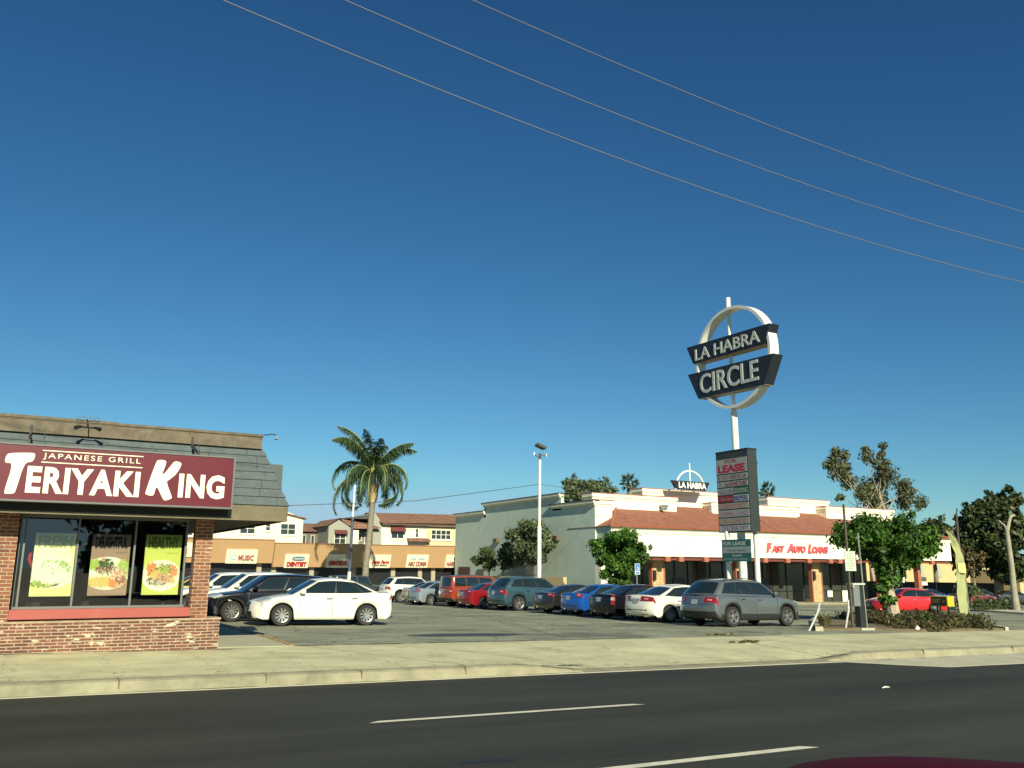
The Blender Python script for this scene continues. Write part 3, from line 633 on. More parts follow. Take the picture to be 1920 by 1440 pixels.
row(.452, .540, [(0, .52, '', Wt, (.2, .16, .18), [('SALON', .14, .14, .82, .70, .01)]), (.52, 1, '', grn, (.45, .5, .42), [('GROOMING', .04, .16, .92, .66, .0)])])
row(.546, .632, [(0, .52, '', (.25, .02, .03), (.42, .3, .28), [('State Farm', .18, .3, .74, .42, .0)]), (.52, 1, '', (.42, .45, .45), blu, [('BEEPERS', .05, .14, .90, .72, .02)])])
row(.640, .718, [(0, 1, '', Wt, brw, [('DENTIST', .04, .14, .90, .72, .04)])])
row(.726, .816, [(0, 1, '', (.36, .36, .34), (.38, .2, .2), [('TANNING & NAILS', .03, .16, .94, .66, .0)])])
row(.824, .908, [(0, 1, '', Wt, (.42, .22, .12), [('COIN LAUNDRY', .03, .12, .92, .76, .02)])])
row(.914, .992, [(0, 1, '', (.38, .37, .38), pur, [('DULCERIA', .12, .14, .5, .74, .0), ('PARTY', .68, .3, .24, .5, -.005)])])
# green for-lease banner on the poles
bn = thing('lease_banner', 'green and grey for lease banner strapped to the pylon poles', 'banner', (27.55, 28.5, 1.96))
teal = mat('teal_banner', (.025, .13, .12), .6, var=.1)
MB().box(27.56, 27.58, 27.60, 29.40, 1.96, 2.92).build('banner_sheet', teal, bn)
p = MB().box(27.552, 27.559, 27.60, 29.40, 2.32, 2.60).build('grey_band', mat('band_grey', (.30, .34, .34), .6), bn)
L = MB(); bf = lambda x: (lambda u, v, d: (x - d, 29.40 - 1.8 * u, 1.96 + .96 * v))
put_text(L, 'FOR LEASE', bf(27.559), .80, .17, bold=.02, x0=.03, y0=.73)
put_text(L, 'PACIFIC', bf(27.559), .34, .09, bold=.02, x0=.36, y0=.22); put_text(L, '(714) 555 LEASE', bf(27.559), .8, .09, bold=.0, x0=.08, y0=.06)
L.build('banner_lettering', mat('banner_white', (.55, .6, .55), .6), bn)
L = MB(); put_text(L, 'Pacific Realty', bf(27.551), .62, .13, bold=.0, x0=.22, y0=.43); L.build('realty_lettering', mat('banner_ink', (.08, .16, .18), .6), bn)
t = MB()
for z in (2.9, 1.98):
    t.tube([(27.57, 29.42, z), (27.66, 29.30, z), (28.2, 28.0, z + .01), (28.42, 27.9, z)], .01, 4)
t.build('strap', blackm, bn)

# ================================================================== WHITE COMMERCIAL BUILDING
wb = thing('commercial_building', 'white building with red tile canopy and long grey side wall', 'building', (60, 66, gz(60, 66)))
capm = mat('red_cap', (.36, .12, .07), .7, var=.15); capd = mat('dark_cap', (.08, .06, .05), .7)
GB = -3.2
mb = MB(); mb.box(40, 40.3, 57.0, 82.6, GB, 6.55, 0)
mb.box(40, 40.3, 57.0, 63.4, 6.55, 6.9, 0); mb.box(40, 40.3, 62.0, 76.2, 6.551, 7.72, 0); mb.box(40, 40.3, 75.8, 82.6, 6.552, 7.05, 0)
mb.build('side_wall', grey_st, wb)
def cornice(x0, x1, y0, y1, z, h=.38, top=None):
    mb = MB(); mb.box(x0 - .12, x1, y0 - .12, y1, z - h, z - h * .55); mb.box(x0 - .26, x1, y0 - .26, y1, z - h * .549, z - .07)
    mb.build('cornice', cream, wb)
    MB().box(x0 - .30, x1, y0 - .30, y1, z - .069, z).build('cornice_cap', top or capd, wb)
cornice(40, 40.32, 63.4, 63.4, 7.1)
def side_cornice(y0, y1, z):
    mb = MB(); mb.prism([(y0, z - .40), (y1 + .0, z - .40), (y1, z - .07), (y0, z - .07)], 'x', 39.86, 40.31)
    mb.prism([(y0 - .12, z - .25), (y1 + .1, z - .25), (y1 + .1, z - .07), (y0 - .12, z - .07)], 'x', 39.72, 39.859)
    mb.build('side_cornice', cream, wb)
    MB().box(39.68, 40.35, y0 - .15, y1 + .12, z - .069, z).build('side_cap', capd, wb)
side_cornice(63.42, 63.44, 7.1)
side_cornice(56.9, 63.3, 7.10); side_cornice(62.0, 76.2, 8.02); side_cornice(75.9, 82.6, 7.28)
MB().box(40.31, 75.2, 60.5, 82.5, GB, 6.9).build('main_block', white_st, wb)
# white front parapets
def parapet(x0, x1, y, z, base=4.6, ytk=2.0):
    o = MB().box(x0, x1, y, y + ytk, base, z - .06).build('parapet', white_st, wb)
    mb = MB(); mb.box(x0 - .05, x1 + .05, y - .05, y + ytk + .02, z - .56, z - .46); mb.box(x0 - .12, x1 + .12, y - .10, y + ytk + .03, z - .34, z - .061)
    mb.build('moulding', cream, o)
    MB().box(x0 - .15, x1 + .15, y - .13, y + ytk + .05, z - .060, z).build('parapet_cap', capm, o)
parapet(40.02, 41.7, 56.98, 7.12, GB + .2, .8)
parapet(41.2, 50.2, 59.0, 7.90, 4.6, 1.4); parapet(47.6, 57.8, 60.42, 8.72, 4.6, 1.6)
parapet(54.6, 65.9, 59.3, 7.66, 4.6, 1.1); parapet(62.9, 71.4, 60.42, 8.62, 4.6, 1.5); parapet(69.6, 79.8, 59.2, 7.93, 4.6, 1.2)
# canopy
can = MB().box(40.2, 82.8, 55.1, 57.0, 2.65, 4.9).build('canopy_fascia', white_st, wb)
mb = MB(); mb.box(40.14, 82.86, 55.02, 55.099, 4.45, 4.92); mb.box(40.1, 82.9, 54.95, 55.019, 4.72, 4.93); mb.build('fascia_moulding', cream, can)
MB().box(40.13, 40.199, 55.1, 57.0, 2.66, 4.9).build('canopy_side', grey_st, can)
tile = brick_mat('red_roof_tile', (.33, .135, .08), (.26, .10, .06), (.22, .07, .04), .30, .17, .016, bumpd=.03)
mb = MB()
ex0, ex1, ey, ez = 39.95, 83.0, 54.75, 4.93
mb.add([(ex0, ey, ez), (ex1, ey, ez), (ex1 - 4, 59.0, 6.62), (43.6, 59.0, 6.62), (ex0, 61, ez), (ex1, 61, ez), (ex0, ey, ez - .08), (ex1, ey, ez - .08), (43.6, 61, 6.62), (ex1 - 4, 61, 6.62)],
       [(0, 1, 2, 3), (0, 3, 8, 4), (1, 5, 9, 2), (0, 6, 7, 1), (3, 2, 9, 8)])
mb.add([(49.9, 58.9, 6.58), (54.5, 58.9, 6.58), (54.5, 60.4, 7.2), (49.9, 60.4, 7.2), (49.9, 58.9, 6.3), (49.9, 60.4, 6.3)], [(0, 1, 2, 3), (0, 3, 5, 4)])
mb.add([(65.6, 58.9, 6.58), (71.5, 58.9, 6.58), (69.6, 60.4, 7.2), (65.6, 60.4, 7.2), (65.6, 58.9, 6.3), (65.6, 60.4, 6.3)], [(0, 1, 2, 3), (0, 3, 5, 4)])
mb.build('tile_roof', tile, wb)
# scalloped tile ends and hip ridge
mb = MB()
for k in range(0, 215):
    x = ex0 + .1 + k * .2; mb.tube([(x, ey - .05, ez - .02), (x, ey + .35, ez + .12)], .07, 6)
for k in range(16):
    t = k / 15; mb.tube([(ex0 + (43.6 - ex0) * t, ey + (59 - ey) * t, ez + 1.69 * t + .03), (ex0 + (43.6 - ex0) * (t + .06), ey + (59 - ey) * (t + .06), ez + 1.69 * (t + .06) + .05)], .11, 6)
mb.build('tile_ends', terra, wb)
# rafters, beam
MB().box(40.3, 82.6, 55.3, 55.5, 2.36, 2.648).build('red_beam', mat('dark_red', (.16, .04, .03), .7), wb)
for x in (43.3, 45.74, 47.14, 49.83, 52.4, 56.61, 59.34, 62.04, 64.83, 66.11, 68.75, 71.4, 74.2, 77, 79.6):
    MB().box(x - .25, x + .25, 54.98, 55.29, 2.26, 2.64).build('rafter_end', terra, wb)
MB().box(40.3, 82.6, 55.5, 59.4, 2.55, 2.62).build('arcade_ceiling', darkin, wb)
# pillars
for x in (45.2, 54.45, 63.85, 73.1):
    p = MB().box(x + .14, x + 1.24, 56.5, 56.85, GB + 1, 2.54).build('pillar', block_tan, wb)
    t = MB(); t.box(x, x + .138, 56.47, 56.86, GB + 1, 2.54); t.box(x + 1.242, x + 1.38, 56.47, 56.86, GB + 1, 2.54); t.build('pillar_edge', terra, p)
    MB().box(x + .1, x + .34, 56.3, 56.46, .75, 1.55).build('wall_light', blackm, p)
MB().box(79.2, 79.7, 56.5, 57.0, GB + 1, 2.54).build('corner_post', terra, wb)
MB().box(40.01, 40.5, 56.3, 56.98, GB + 1, 2.64).build('end_post', white_st, wb)
# storefront
store_bg = mat('storefront_wall', (.15, .15, .12), .5, var=.1)
MB().box(40.5, 75, 59.3, 59.5, GB + 1, 2.6).build('storefront_glass', mat('store_glass', (.05, .055, .045), .12, spec=.6), wb)
mb = MB()
x = 41.0
while x < 75: mb.box(x, x + .09, 59.22, 59.299, GB + 1, 2.55); x += rnd.choice((1.1, 1.5, 1.9, 2.4))
mb.box(40.5, 75, 59.23, 59.29, -.32, -.26); mb.build('mullions', blackm, wb)
for a, b, z0, z1 in ((60.1, 61.4, -.2, .9), (66.0, 68.3, -1.0, 1.1), (49.7, 51.1, -1, .9)): MB().box(a, b, 59.20, 59.218, z0, z1).build('door', mat('store_black', (.015, .017, .02), .2), wb)
for a, b, z0, z1 in ((56.8, 57.4, -.4, .9), (58.3, 59.0, -.2, .35), (60.2, 60.7, -1.3, -.8), (57.9, 58.4, 1.3, 1.7), (68.9, 69.6, -.9, -.3), (71.0, 72.2, -1.5, -.3)): MB().box(a, b, 59.14, 59.16, z0, z1).build('notice', cream, wb)
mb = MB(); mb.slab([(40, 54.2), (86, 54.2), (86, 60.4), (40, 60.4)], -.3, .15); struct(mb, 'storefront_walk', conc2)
# objects fixed to the grey wall
for nm, (y, z, lab) in {'a': (73.2, 4.25, 'left box lamp high on the grey wall'), 'b': (62.55, 4.17, 'right box lamp high on the grey wall above the parked cars')}.items():
    t = thing('wall_lamp', 'brown ' + lab, 'wall lamp', (39.98, y, z), 'box lamps on the grey wall')
    MB().box(39.62, 39.99, y - .38, y + .38, z - .18, z + .2).build('housing', mat('lamp_brown', (.12, .09, .06), .6), t)
    MB().box(39.66, 39.9, y - .25, y + .25, z - .24, z - .182).build('lens', mat('lamp_lens', (.5, .48, .4), .3), t)
d = MB().box(39.93, 39.998, 79.0, 81.6, GB, 1.78).build('maroon_gate', mat('maroon_gate', (.09, .045, .045), .7), wb)
MB().box(39.9, 39.998, 75.9, 77.4, .2, 1.55).build('service_box', mat('service_grey', (.12, .13, .12), .6), wb)
cs = thing('security_camera', 'grey security camera mounted on the white parapet under its red cap', 'security camera', (48.5, 58.8, 6.8))
MB().box(48.2, 48.9, 58.5, 58.98, 6.95, 7.12).build('mount', alu, cs); MB().box(48.15, 48.55, 58.25, 58.6, 6.68, 6.93).build('camera_body', alu, cs)
# FAST AUTO LOANS letters
fa = thing('channel_letters', 'red slanted letters on the white fascia beside the pylon', 'letters', (60.7, 55.1, 3.1))
L = MB(); ff = lambda u, v, d: (u, 55.09 - d, v)
redl = mat('red_letter', (.60, .09, .11), .5)
for t, x0, w, h, dz in (('F', 56.8, .62, .80, 0), ('AST', 57.42, 1.55, .60, 0), ('A', 59.3, .82, .80, 0), ('UTO', 60.15, 1.45, .60, 0), ('L', 61.95, .55, .78, 0), ('OANS', 62.5, 2.05, .60, 0)):
    put_text(L, t, ff, w, h, bold=.04, shear=.25, depth=.14, x0=x0, y0=3.15 + dz)
L.build('lettering', redl, fa)
# rooftop sign
rs = thing('rooftop_sign', 'small trapezoid rooftop sign with a white arch and spike', 'rooftop sign', (51.7, 58.7, 8.5))
MB().prism([(49.5, 9.34), (50.05, 8.60), (53.40, 8.58), (53.85, 9.34)], 'y', 58.62, 58.95).build('sign_board', navy, rs)
L = MB(); put_text(L, 'LA HABRA', lambda u, v, d: (u, 58.61 - d, v), 3.2, .55, bold=.04, depth=.03, x0=50.2, y0=8.70); L.build('sign_lettering', whitem, rs)
mb = MB(); mb.tube([(51.7 + 1.66 * math.cos(a), 58.8, 8.63 + 1.66 * math.sin(a)) for a in np.linspace(-.05, math.pi + .05, 28)], .085, 8); mb.build('arch', whitem, rs, smooth=True)
MB().tube([(51.7, 58.8, 9.3), (51.7, 58.8, 11.0)], .06, 8).build('spike', whitem, rs)

# ================================================================== TAN STRIP MALL
sm = thing('strip_mall', 'low tan strip mall with leaning fascia behind the parked cars', 'building', (23, 85, gz(23, 85)))
def fpt(x, z, d=0.):   # fascia leans out towards the top
    return (x, 83.35 - .33 * (z - 1.6) - d, z)
def fascia(x0, x1, z0, z1, z1r=None):
    z1r = z1r or z1
    V = [fpt(x0, z0), fpt(x1, z0), fpt(x1, z1r), fpt(x0, z1), (x0, 84.2, z0), (x1, 84.2, z0), (x1, 84.2, z1r), (x0, 84.2, z1)]
    o = MB().add(V, [(0, 1, 2, 3), (4, 7, 6, 5), (0, 4, 5, 1), (1, 5, 6, 2), (2, 6, 7, 3), (3, 7, 4, 0)]).build('fascia', tan_st, sm)
    a, b = fpt(x0, z1), fpt(x1, z1r)
    MB().box(x0 - .05, x1 + .05, min(a[1], b[1]) - .06, 84.25, z1 + .003, z1 + .07).build('fascia_cap', mat('fascia_cap_brown', (.28, .12, .06), .7), o)
fascia(3, 21.05, 2.0, 4.13); fascia(21.12, 44, 1.66, 3.86)
MB().box(3, 44, 84.2, 92, GB, 3.6).build('mall_wall', mat('mall_wall_tan', (.32, .25, .17), .8), sm)
MB().box(3.2, 43.8, 84.1, 84.19, GB, 1.95).build('shop_window', mat('mall_dark', (.02, .022, .024), .15), sm)
for x in (6, 10.5, 15, 19.8, 21.2, 24.9, 29.2, 33.4, 36.4, 37.9, 41.2): MB().box(x, x + .45, 83.9, 84.09, GB, 2.0).build('shop_pillar', mat('mall_pillar', (.35, .30, .22), .8), sm)
def mall_sign(x0, x1, z0, z1, label, items, extra=None):
    t = thing('fascia_sign', label, 'shop sign', ((x0 + x1) / 2, 83, z0), 'cream shop signs along the tan fascia')
    V = [fpt(x0, z0, .10), fpt(x1, z0, .10), fpt(x1, z1, .10), fpt(x0, z1, .10), fpt(x0, z0, 0), fpt(x1, z0, 0), fpt(x1, z1, 0), fpt(x0, z1, 0)]
    MB().add(V, [(0, 1, 2, 3), (4, 7, 6, 5), (0, 4, 5, 1), (1, 5, 6, 2), (2, 6, 7, 3), (3, 7, 4, 0)]).build('sign_board', mat('sign_cream', (.80, .72, .52), .6), t)
    for (txt, u0, v0, w, h, col, bold, shear) in items:
        L = MB(); put_text(L, txt, lambda u, v, d: fpt(x0 + (x1 - x0) * u, z0 + (z1 - z0) * v, .105 + d), w, h, bold=bold, shear=shear, depth=.1, x0=u0, y0=v0)
        L.build('sign_lettering', mat('mall_ink_%02d%02d' % (int(col[0] * 99), int(col[1] * 99)), col, .5), t)
    if extra:
        for (cx, cz, rx, rz, col, d) in extra:
            P = [fpt(x0 + (x1 - x0) * (cx + rx * math.copysign(abs(math.cos(a)) ** .6, math.cos(a))), z0 + (z1 - z0) * (cz + rz * math.copysign(abs(math.sin(a)) ** .6, math.sin(a))), d) for a in np.linspace(0, 6.28, 25)[:-1]]
            Q = [(p[0], p[1] + .09, p[2]) for p in P]; n = len(P)
            MB().add(P + Q, [tuple(range(n))] + [(i, (i + 1) % n, n + (i + 1) % n, n + i) for i in range(n)]).build('logo_plate', mat('logo_%02d%02d' % (int(col[0] * 99), int(col[1] * 99)), col, .5), t)
    return t
rd, rp = (.42, .02, .03), (.40, .12, .12)
mall_sign(11.6, 14.9, 2.5, 3.75, 'cream sign on the tan fascia seen through the gap beside the brick post', [('NAILS', .1, .2, .4, .4, rp, .03, 0)])
mall_sign(16.72, 19.56, 1.95, 3.24, 'cream MUSIC sign with a small blue book logo', [('MUSIC', .39, .22, .50, .38, rp, .03, 0)], [(.24, .42, .105, .2, (.30, .48, .50), .12), (.20, .42, .04, .12, (.7, .75, .7), .13), (.28, .42, .04, .12, (.7, .75, .7), .13)])
mall_sign(22.2, 24.52, 1.58, 2.88, 'cream DENTIST sign with a blue oval above the red letters', [('DENTIST', .10, .10, .82, .34, rd, .05, 0), ('Dental One', .36, .60, .42, .12, (.75, .78, .74), .02, .1)], [(.56, .66, .26, .16, (.08, .16, .25), .12)])
mall_sign(26.3, 28.65, 1.62, 2.92, 'cream DENTISTA sign beside the slim lamp post', [('DENTISTA', .10, .16, .80, .34, rd, .04, 0)])
mall_sign(30.2, 32.95, 1.63, 2.93, 'cream insurance sign half hidden by the palm trunk', [('State Farm', .28, .32, .66, .26, rd, .02, .2), ('Luisa Story', .30, .12, .58, .16, (.2, .08, .06), .0, 0)])
mall_sign(34.7, 37.1, 1.68, 2.98, 'cream sign with two pale blue plates over ABC COMM letters', [('ABC COMM', .08, .12, .84, .34, rp, .03, 0), ('FREE', .14, .64, .26, .15, (.55, .7, .7), 0, 0), ('SEND', .56, .64, .26, .15, (.55, .7, .7), 0, 0)], [(.28, .71, .19, .14, (.66, .78, .72), .11), (.72, .71, .19, .14, (.66, .78, .72), .11)])
mall_sign(39.1, 41.6, 1.70, 3.02, 'cream hair salon sign cut off by the grey wall', [('HAIR SALON', .06, .12, .9, .34, rp, .02, 0), ('BLANCA', .42, .64, .4, .14, (.75, .75, .7), .02, 0)], [(.62, .70, .26, .13, (.02, .02, .02), .12)])

lw = thing('reflection_block', 'unseen tan block left of view, added to darken reflections in the cars', 'building', (-20, 58, gz(-20, 58)))  # added out of view so the car tails reflect something dark
MB().box(-28, -16, 34, 92, GB, 4.4).build('wall', mat('mall_wall_tan', (.32, .25, .17), .8), lw); MB().box(-15.99, -15.9, 36, 90, GB, 2.4).build('shop_window', mat('mall_dark', (.02, .022, .024), .15), lw)  # tan walls and dark panel of the added block
# ================================================================== APARTMENTS BEHIND
apw = mat('apt_cream', (.80, .76, .55), .8, var=.04, vscale=.3); apg = mat('apt_grey', (.30, .31, .25), .8, var=.05, vscale=.3); apt = mat('apt_tan', (.58, .48, .28), .8, var=.04, vscale=.3)
rooft = brick_mat('brown_roof_tile', (.30, .16, .10), (.22, .11, .07), (.12, .06, .04), .35, .28, .03, bumpd=.05)
awn = mat('maroon_awning', (.14, .035, .03), .7)
a1 = thing('apartment_building', 'cream apartment block with white windows behind the MUSIC sign', 'apartment building', (20, 107, -1.5))
MB().prism([(19.2, -2), (30.05, -2), (30.05, 7.55), (28.3, 8.15), (19.2, 9.6)], 'y', 105, 118).build('wall', apw, a1)
mb = MB(); mb.add([(30.4, 104.7, 7.42), (30.4, 118.3, 7.42), (19.0, 118.3, 9.95), (19.0, 104.7, 9.95), (30.4, 104.7, 7.55), (30.4, 118.3, 7.55), (19.0, 118.3, 10.08), (19.0, 104.7, 10.08)],
                  [(0, 1, 2, 3), (7, 6, 5, 4), (0, 4, 5, 1), (3, 7, 4, 0), (1, 5, 6, 2)]); mb.build('roof', rooft, a1)
for x0, x1, z0, z1, nx in ((22.5, 24.3, 5.5, 6.75, 2), (25.5, 26.1, 5.9, 6.9, 1), (27.3, 29.15, 5.5, 6.85, 2)): window(a1, x0, x1, z0, z1, 105, nx, 2, sill=True)
a0 = thing('apartment_building', 'pale grey apartment wing seen under the restaurant eave', 'apartment building', (14, 108, -1.5))
MB().box(2, 19.1, 107, 118, -2, 8.2).build('wall', mat('apt_palegreen', (.55, .58, .42), .8), a0); window(a0, 15.6, 17.6, 5.2, 6.6, 107, 2, 2, sill=True); window(a0, 9.5, 11.5, 5.2, 6.6, 107, 2, 2, sill=True)
MB().box(17.9, 19.05, 105.6, 106.99, -2, 8.2).build('side_bay', apg, a0)
a2 = thing('apartment_building', 'dark grey apartment wing with low tile roof between the cream blocks', 'apartment building', (31.8, 112, -1.5))
MB().box(30.1, 34.6, 109, 118, -2, 6.2).build('wall', mat('apt_dark', (.13, .125, .10), .8), a2)  # plain dark grey wall colour
MB().add([(30.06, 108.6, 6.1), (34.9, 108.6, 6.1), (34.9, 113, 7.35), (30.06, 113, 7.35), (30.06, 113, 6.0), (34.9, 113, 6)], [(0, 1, 2, 3), (1, 5, 2), (0, 3, 4)]).build('roof', rooft, a2)
for x in (31.2, 32.3, 33.3): window(a2, x, x + .45, 4.6, 5.7, 109, 1, 1, fr=.05)
a3 = thing('apartment_building', 'gabled grey apartment with a maroon window awning left of the palm trunk', 'apartment building', (35, 107, -1.5))
MB().prism([(33.15, -2), (36.2, -2), (36.2, 6.4), (34.4, 7.5), (33.15, 6.75)], 'y', 104.5, 112).build('wall', apg, a3)
MB().box(35.95, 37.0, 104.3, 108, -2, 6.25).build('cream_bay', apw, a3)  # bay in the cream wall colour
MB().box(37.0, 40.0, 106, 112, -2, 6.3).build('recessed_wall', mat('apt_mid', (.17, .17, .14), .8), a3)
mb = MB(); mb.add([(34.4, 104.2, 7.68), (36.6, 104.2, 6.35), (40.2, 104.2, 6.5), (38.9, 104.2, 7.7), (34.4, 112, 7.68), (38.9, 112, 7.7), (32.9, 104.2, 6.72), (32.9, 112, 6.72)],
                  [(0, 3, 5, 4), (0, 4, 7, 6)]); mb.add([(34.4, 104.4, 7.66), (36.4, 104.15, 6.42), (39.9, 104.15, 6.55), (38.8, 106.8, 7.66)], [(0, 1, 2, 3)])
mb.build('roof', rooft, a3)
w = window(a3, 33.9, 35.4, 4.5, 5.9, 104.5, 2, 2); MB().prism([(103.9, 5.75), (104.45, 6.25), (104.45, 5.75)], 'x', 33.9, 35.5).build('awning', awn, w)
window(a3, 37.4, 38.0, 5.0, 6.0, 106, 1, 1); window(a3, 38.4, 39.6, 4.7, 6.1, 106, 1, 1, sill=True)
a4 = thing('apartment_building', 'long cream and tan apartment block with tile roof right of the palm trunk', 'apartment building', (46, 108, -1.5))
MB().prism([(39.1, -2), (40.25, -2), (40.25, 7.3), (39.3, 8.55), (38.6, 8.3), (38.6, 6.5), (39.1, 6.4)], 'y', 104.9, 116).build('gable_wall', apg, a4)
MB().box(40.26, 46.6, 105, 116, -2, 7.35).build('wall', apw, a4); MB().box(46.61, 56, 104.9, 116, -2, 7.5).build('tan_wall', apt, a4)
MB().add([(40.0, 104.3, 7.28), (56.2, 104.3, 7.6), (56.2, 108, 9.0), (39.2, 108, 8.75), (56.2, 116, 7), (39.2, 116, 7)], [(0, 1, 2, 3), (3, 2, 4, 5)]).build('roof', rooft, a4)
MB().box(40.2, 56, 104.35, 104.6, 7.08, 7.24).build('eave', mat('eave_dark', (.12, .07, .05), .8), a4)
w = window(a4, 41.6, 43.4, 5.35, 6.65, 105, 2, 2, sill=True); MB().prism([(104.3, 6.25), (104.94, 6.95), (104.94, 6.25)], 'x', 41.5, 43.5).build('awning', awn, w)
window(a4, 45.0, 45.45, 5.55, 6.75, 105, 1, 2); window(a4, 47.2, 50.1, 5.35, 6.65, 104.9, 4, 2, fr=.09, sill=True)
MB().add([(43.8, 104.2, 5.15), (46.9, 104.2, 5.15), (46.9, 105, 5.5), (43.8, 105, 5.5), (43.8, 104.2, 5.0), (46.9, 104.2, 5.0)], [(0, 1, 2, 3), (4, 5, 1, 0)]).build('porch_roof', rooft, a4)

# ================================================================== POLES, WIRES, SIGNS
lp = thing('lamp_post', 'tall white parking lot lamp post before the grey wall', 'lamp post', (32.3, 53, gz(32.3, 53)))
MB().tube([(32.3, 53, gz(32, 53) - .1), (32.33, 53, 4.6), ], .15, 12).build('lower_pole', whitem, lp, smooth=True)
MB().tube([(32.33, 53, 4.6), (32.38, 53, 9.4)], .10, 12).build('upper_pole', whitem, lp, smooth=True)
MB().tube([(32.38, 53, 9.35), (32.38, 53, 9.85)], .09, 8).build('neck', blackm, lp)
t = MB(); t.tube([(31.85, 52.9, 9.72), (32.1, 52.95, 9.62), (32.7, 53.05, 9.75), (32.95, 53.1, 9.72)], .05, 6); t.tube([(31.78, 52.85, 9.66), (31.82, 52.85, 9.9)], .08, 8); t.tube([(32.98, 53.1, 9.66), (32.98, 53.1, 9.9)], .08, 8); t.build('cross_arm', alu, lp)
MB().obox((32.40, 52.9, 10.36), (.34, 0, -.12), (0, .30, 0), (.04, 0, .11)).build('lamp_head', mat('lamp_dark', (.07, .07, .055), .6), lp, bevel=.05)
l2 = thing('lamp_post', 'slim pole, blue below and white above, left of the palm trunk', 'lamp post', (19.1, 55, gz(19, 55)))
MB().tube([(18.95, 55, gz(19, 55) - .1), (18.99, 55, 1.35)], .11, 8).build('pole_base', whitem, l2)
MB().tube([(18.99, 55, 1.35), (19.05, 55, 4.9)], .10, 8).build('blue_section', mat('dark_blue_pole', (.06, .075, .12), .5), l2)
MB().tube([(19.05, 55, 4.9), (19.1, 55, 7.0)], .07, 8).build('upper_section', mat('pole_paleblue', (.62, .68, .72), .5), l2)
MB().box(18.72, 19.0, 54.85, 54.98, 2.2, 2.7).build('control_box', blackm, l2)
MB().box(18.9, 19.25, 54.7, 54.88, 2.75, 2.92).build('bracket', blackm, l2)
# overhead street wires (parallel to the kerb, sagging between poles outside the view)
wirem = mat('pale_cable', (.15, .165, .19), .7)
for k, (a, b, c, lab) in enumerate(((4.85e-3, -.13907, 8.70631, 'lowest'), (4.97e-3, -.1392, 9.4651, 'middle'), (4.76e-3, -.13274, 10.3405, 'highest'))):
    mb = MB(); mb.tube([(x, 10, a * x * x + b * x + c) for x in np.linspace(-24, 52, 60)], .0085, 6)
    tag(mb.build('power_line', wirem, smooth=2), lab + ' of the three cables crossing the sky', 'power line', 'cables over the street')
def wire(P, r, lab, sag=0.):
    pts = []
    for (p, q) in zip(P, P[1:]):
        p, q = Vector(p), Vector(q)
        for t in np.linspace(0, 1, 14)[(0 if not pts else 1):]: w_ = p.lerp(q, t); w_.z -= sag * 4 * t * (1 - t); pts.append(w_)
    tag(MB().tube(pts, r, 5).build('cable', mat('dark_cable', (.06, .07, .07), .7), smooth=2), lab, 'cable')
wire([(5, 53, 5.1), (14.16, 53, 5.33), (22.7, 53, 6.0), (32.37, 53, 7.61)], .022, 'thin dark cable running left from the white lamp post past the palm')
wire([(32.37, 53, 7.61), (41, 54.5, 7.25), (48, 50, 7.3), (28.1, 29.7, 6.45)], .014, 'thin dark cable from the lamp post across the roofs to the tenant cabinet', .0)
wire([(28.35, 27.72, 6.37), (40, 40, 5.2), (58, 54.5, 4.9)], .014, 'thin dark cable from the tenant cabinet down to the tile roof', .15)

# accessible parking sign
ad = thing('parking_sign', 'small blue accessible parking sign on a post beside the green tree', 'road sign', (35.6, 46, gz(35.6, 46)))
MB().tube([(35.55, 46, gz(35, 46) - .1), (35.57, 46, 1.95)], .035, 8).build('post', alu, ad)
MB().box(35.38, 35.78, 45.93, 45.955, 1.28, 1.98).build('sign_plate', mat('pale_plate', (.65, .68, .66), .5), ad)
bl = mat('sign_blue', (.03, .16, .50), .5)
mb = MB(); mb.box(35.41, 35.75, 45.92, 45.929, 1.52, 1.95); mb.box(35.43, 35.73, 45.92, 45.929, 1.33, 1.44); mb.build('blue_field', bl, ad)
mb = MB(); cx, cz = 35.57, 1.68
mb.tube([(cx + .09 * math.cos(a), 45.915, cz + .09 * math.sin(a)) for a in np.linspace(-2.6, 1.2, 12)], .012, 5); mb.tube([(cx - .03, 45.912, cz + .12), (cx - .02, 45.912, cz), (cx + .07, 45.912, cz - .01), (cx + .11, 45.912, cz - .1)], .016, 5); mb.tube([(cx - .03, 45.912, cz + .17), (cx - .03, 45.912, cz + .2)], .025, 6)
mb.build('wheelchair_symbol', mat('symbol_white', (.8, .8, .75), .5), ad)

# the group at the planter corner: thin post with notice, black post, meter cabinet
np_ = thing('notice_post', 'tall thin brown post with a pale notice board at the planter corner', 'sign post', (25.45, 20.85, gz(25.5, 20.8)))
MB().box(25.40, 25.46, 20.82, 20.88, -.5, 3.9).build('post', mat('brown_post', (.10, .085, .06), .8), np_)
MB().obox((25.47, 20.78, 1.92), (.27, .0, 0), (0, .012, 0), (0, 0, .34)).build('notice_board', mat('notice_pale', (.50, .56, .46), .6, var=.05), np_)
L = MB()
for k, (t, w) in enumerate((('TOW AWAY', .34), ('PRIVATE PARKING', .4), ('CUSTOMERS ONLY', .4), ('NO OVERNIGHT', .32), ('VEHICLE CODE 22658', .4), ('OWNER EXPENSE', .3), ('POLICE', .2))):
    put_text(L, t, lambda u, v, d: (25.47 - w / 2 + w * u, 20.765 - d, 2.16 - .085 * k + .04 * v), 1, 1, bold=0)
L.build('notice_lettering', mat('notice_ink', (.25, .33, .24), .6), np_)
mc = thing('meter_cabinet', 'grey steel utility cabinet with pale lid beside the black post', 'utility cabinet', (25.62, 20.85, .4))
MB().box(25.48, 25.80, 20.75, 21.0, .38, 1.10).build('cabinet_body', mat('cabinet_grey', (.16, .18, .18), .5, var=.08), mc)
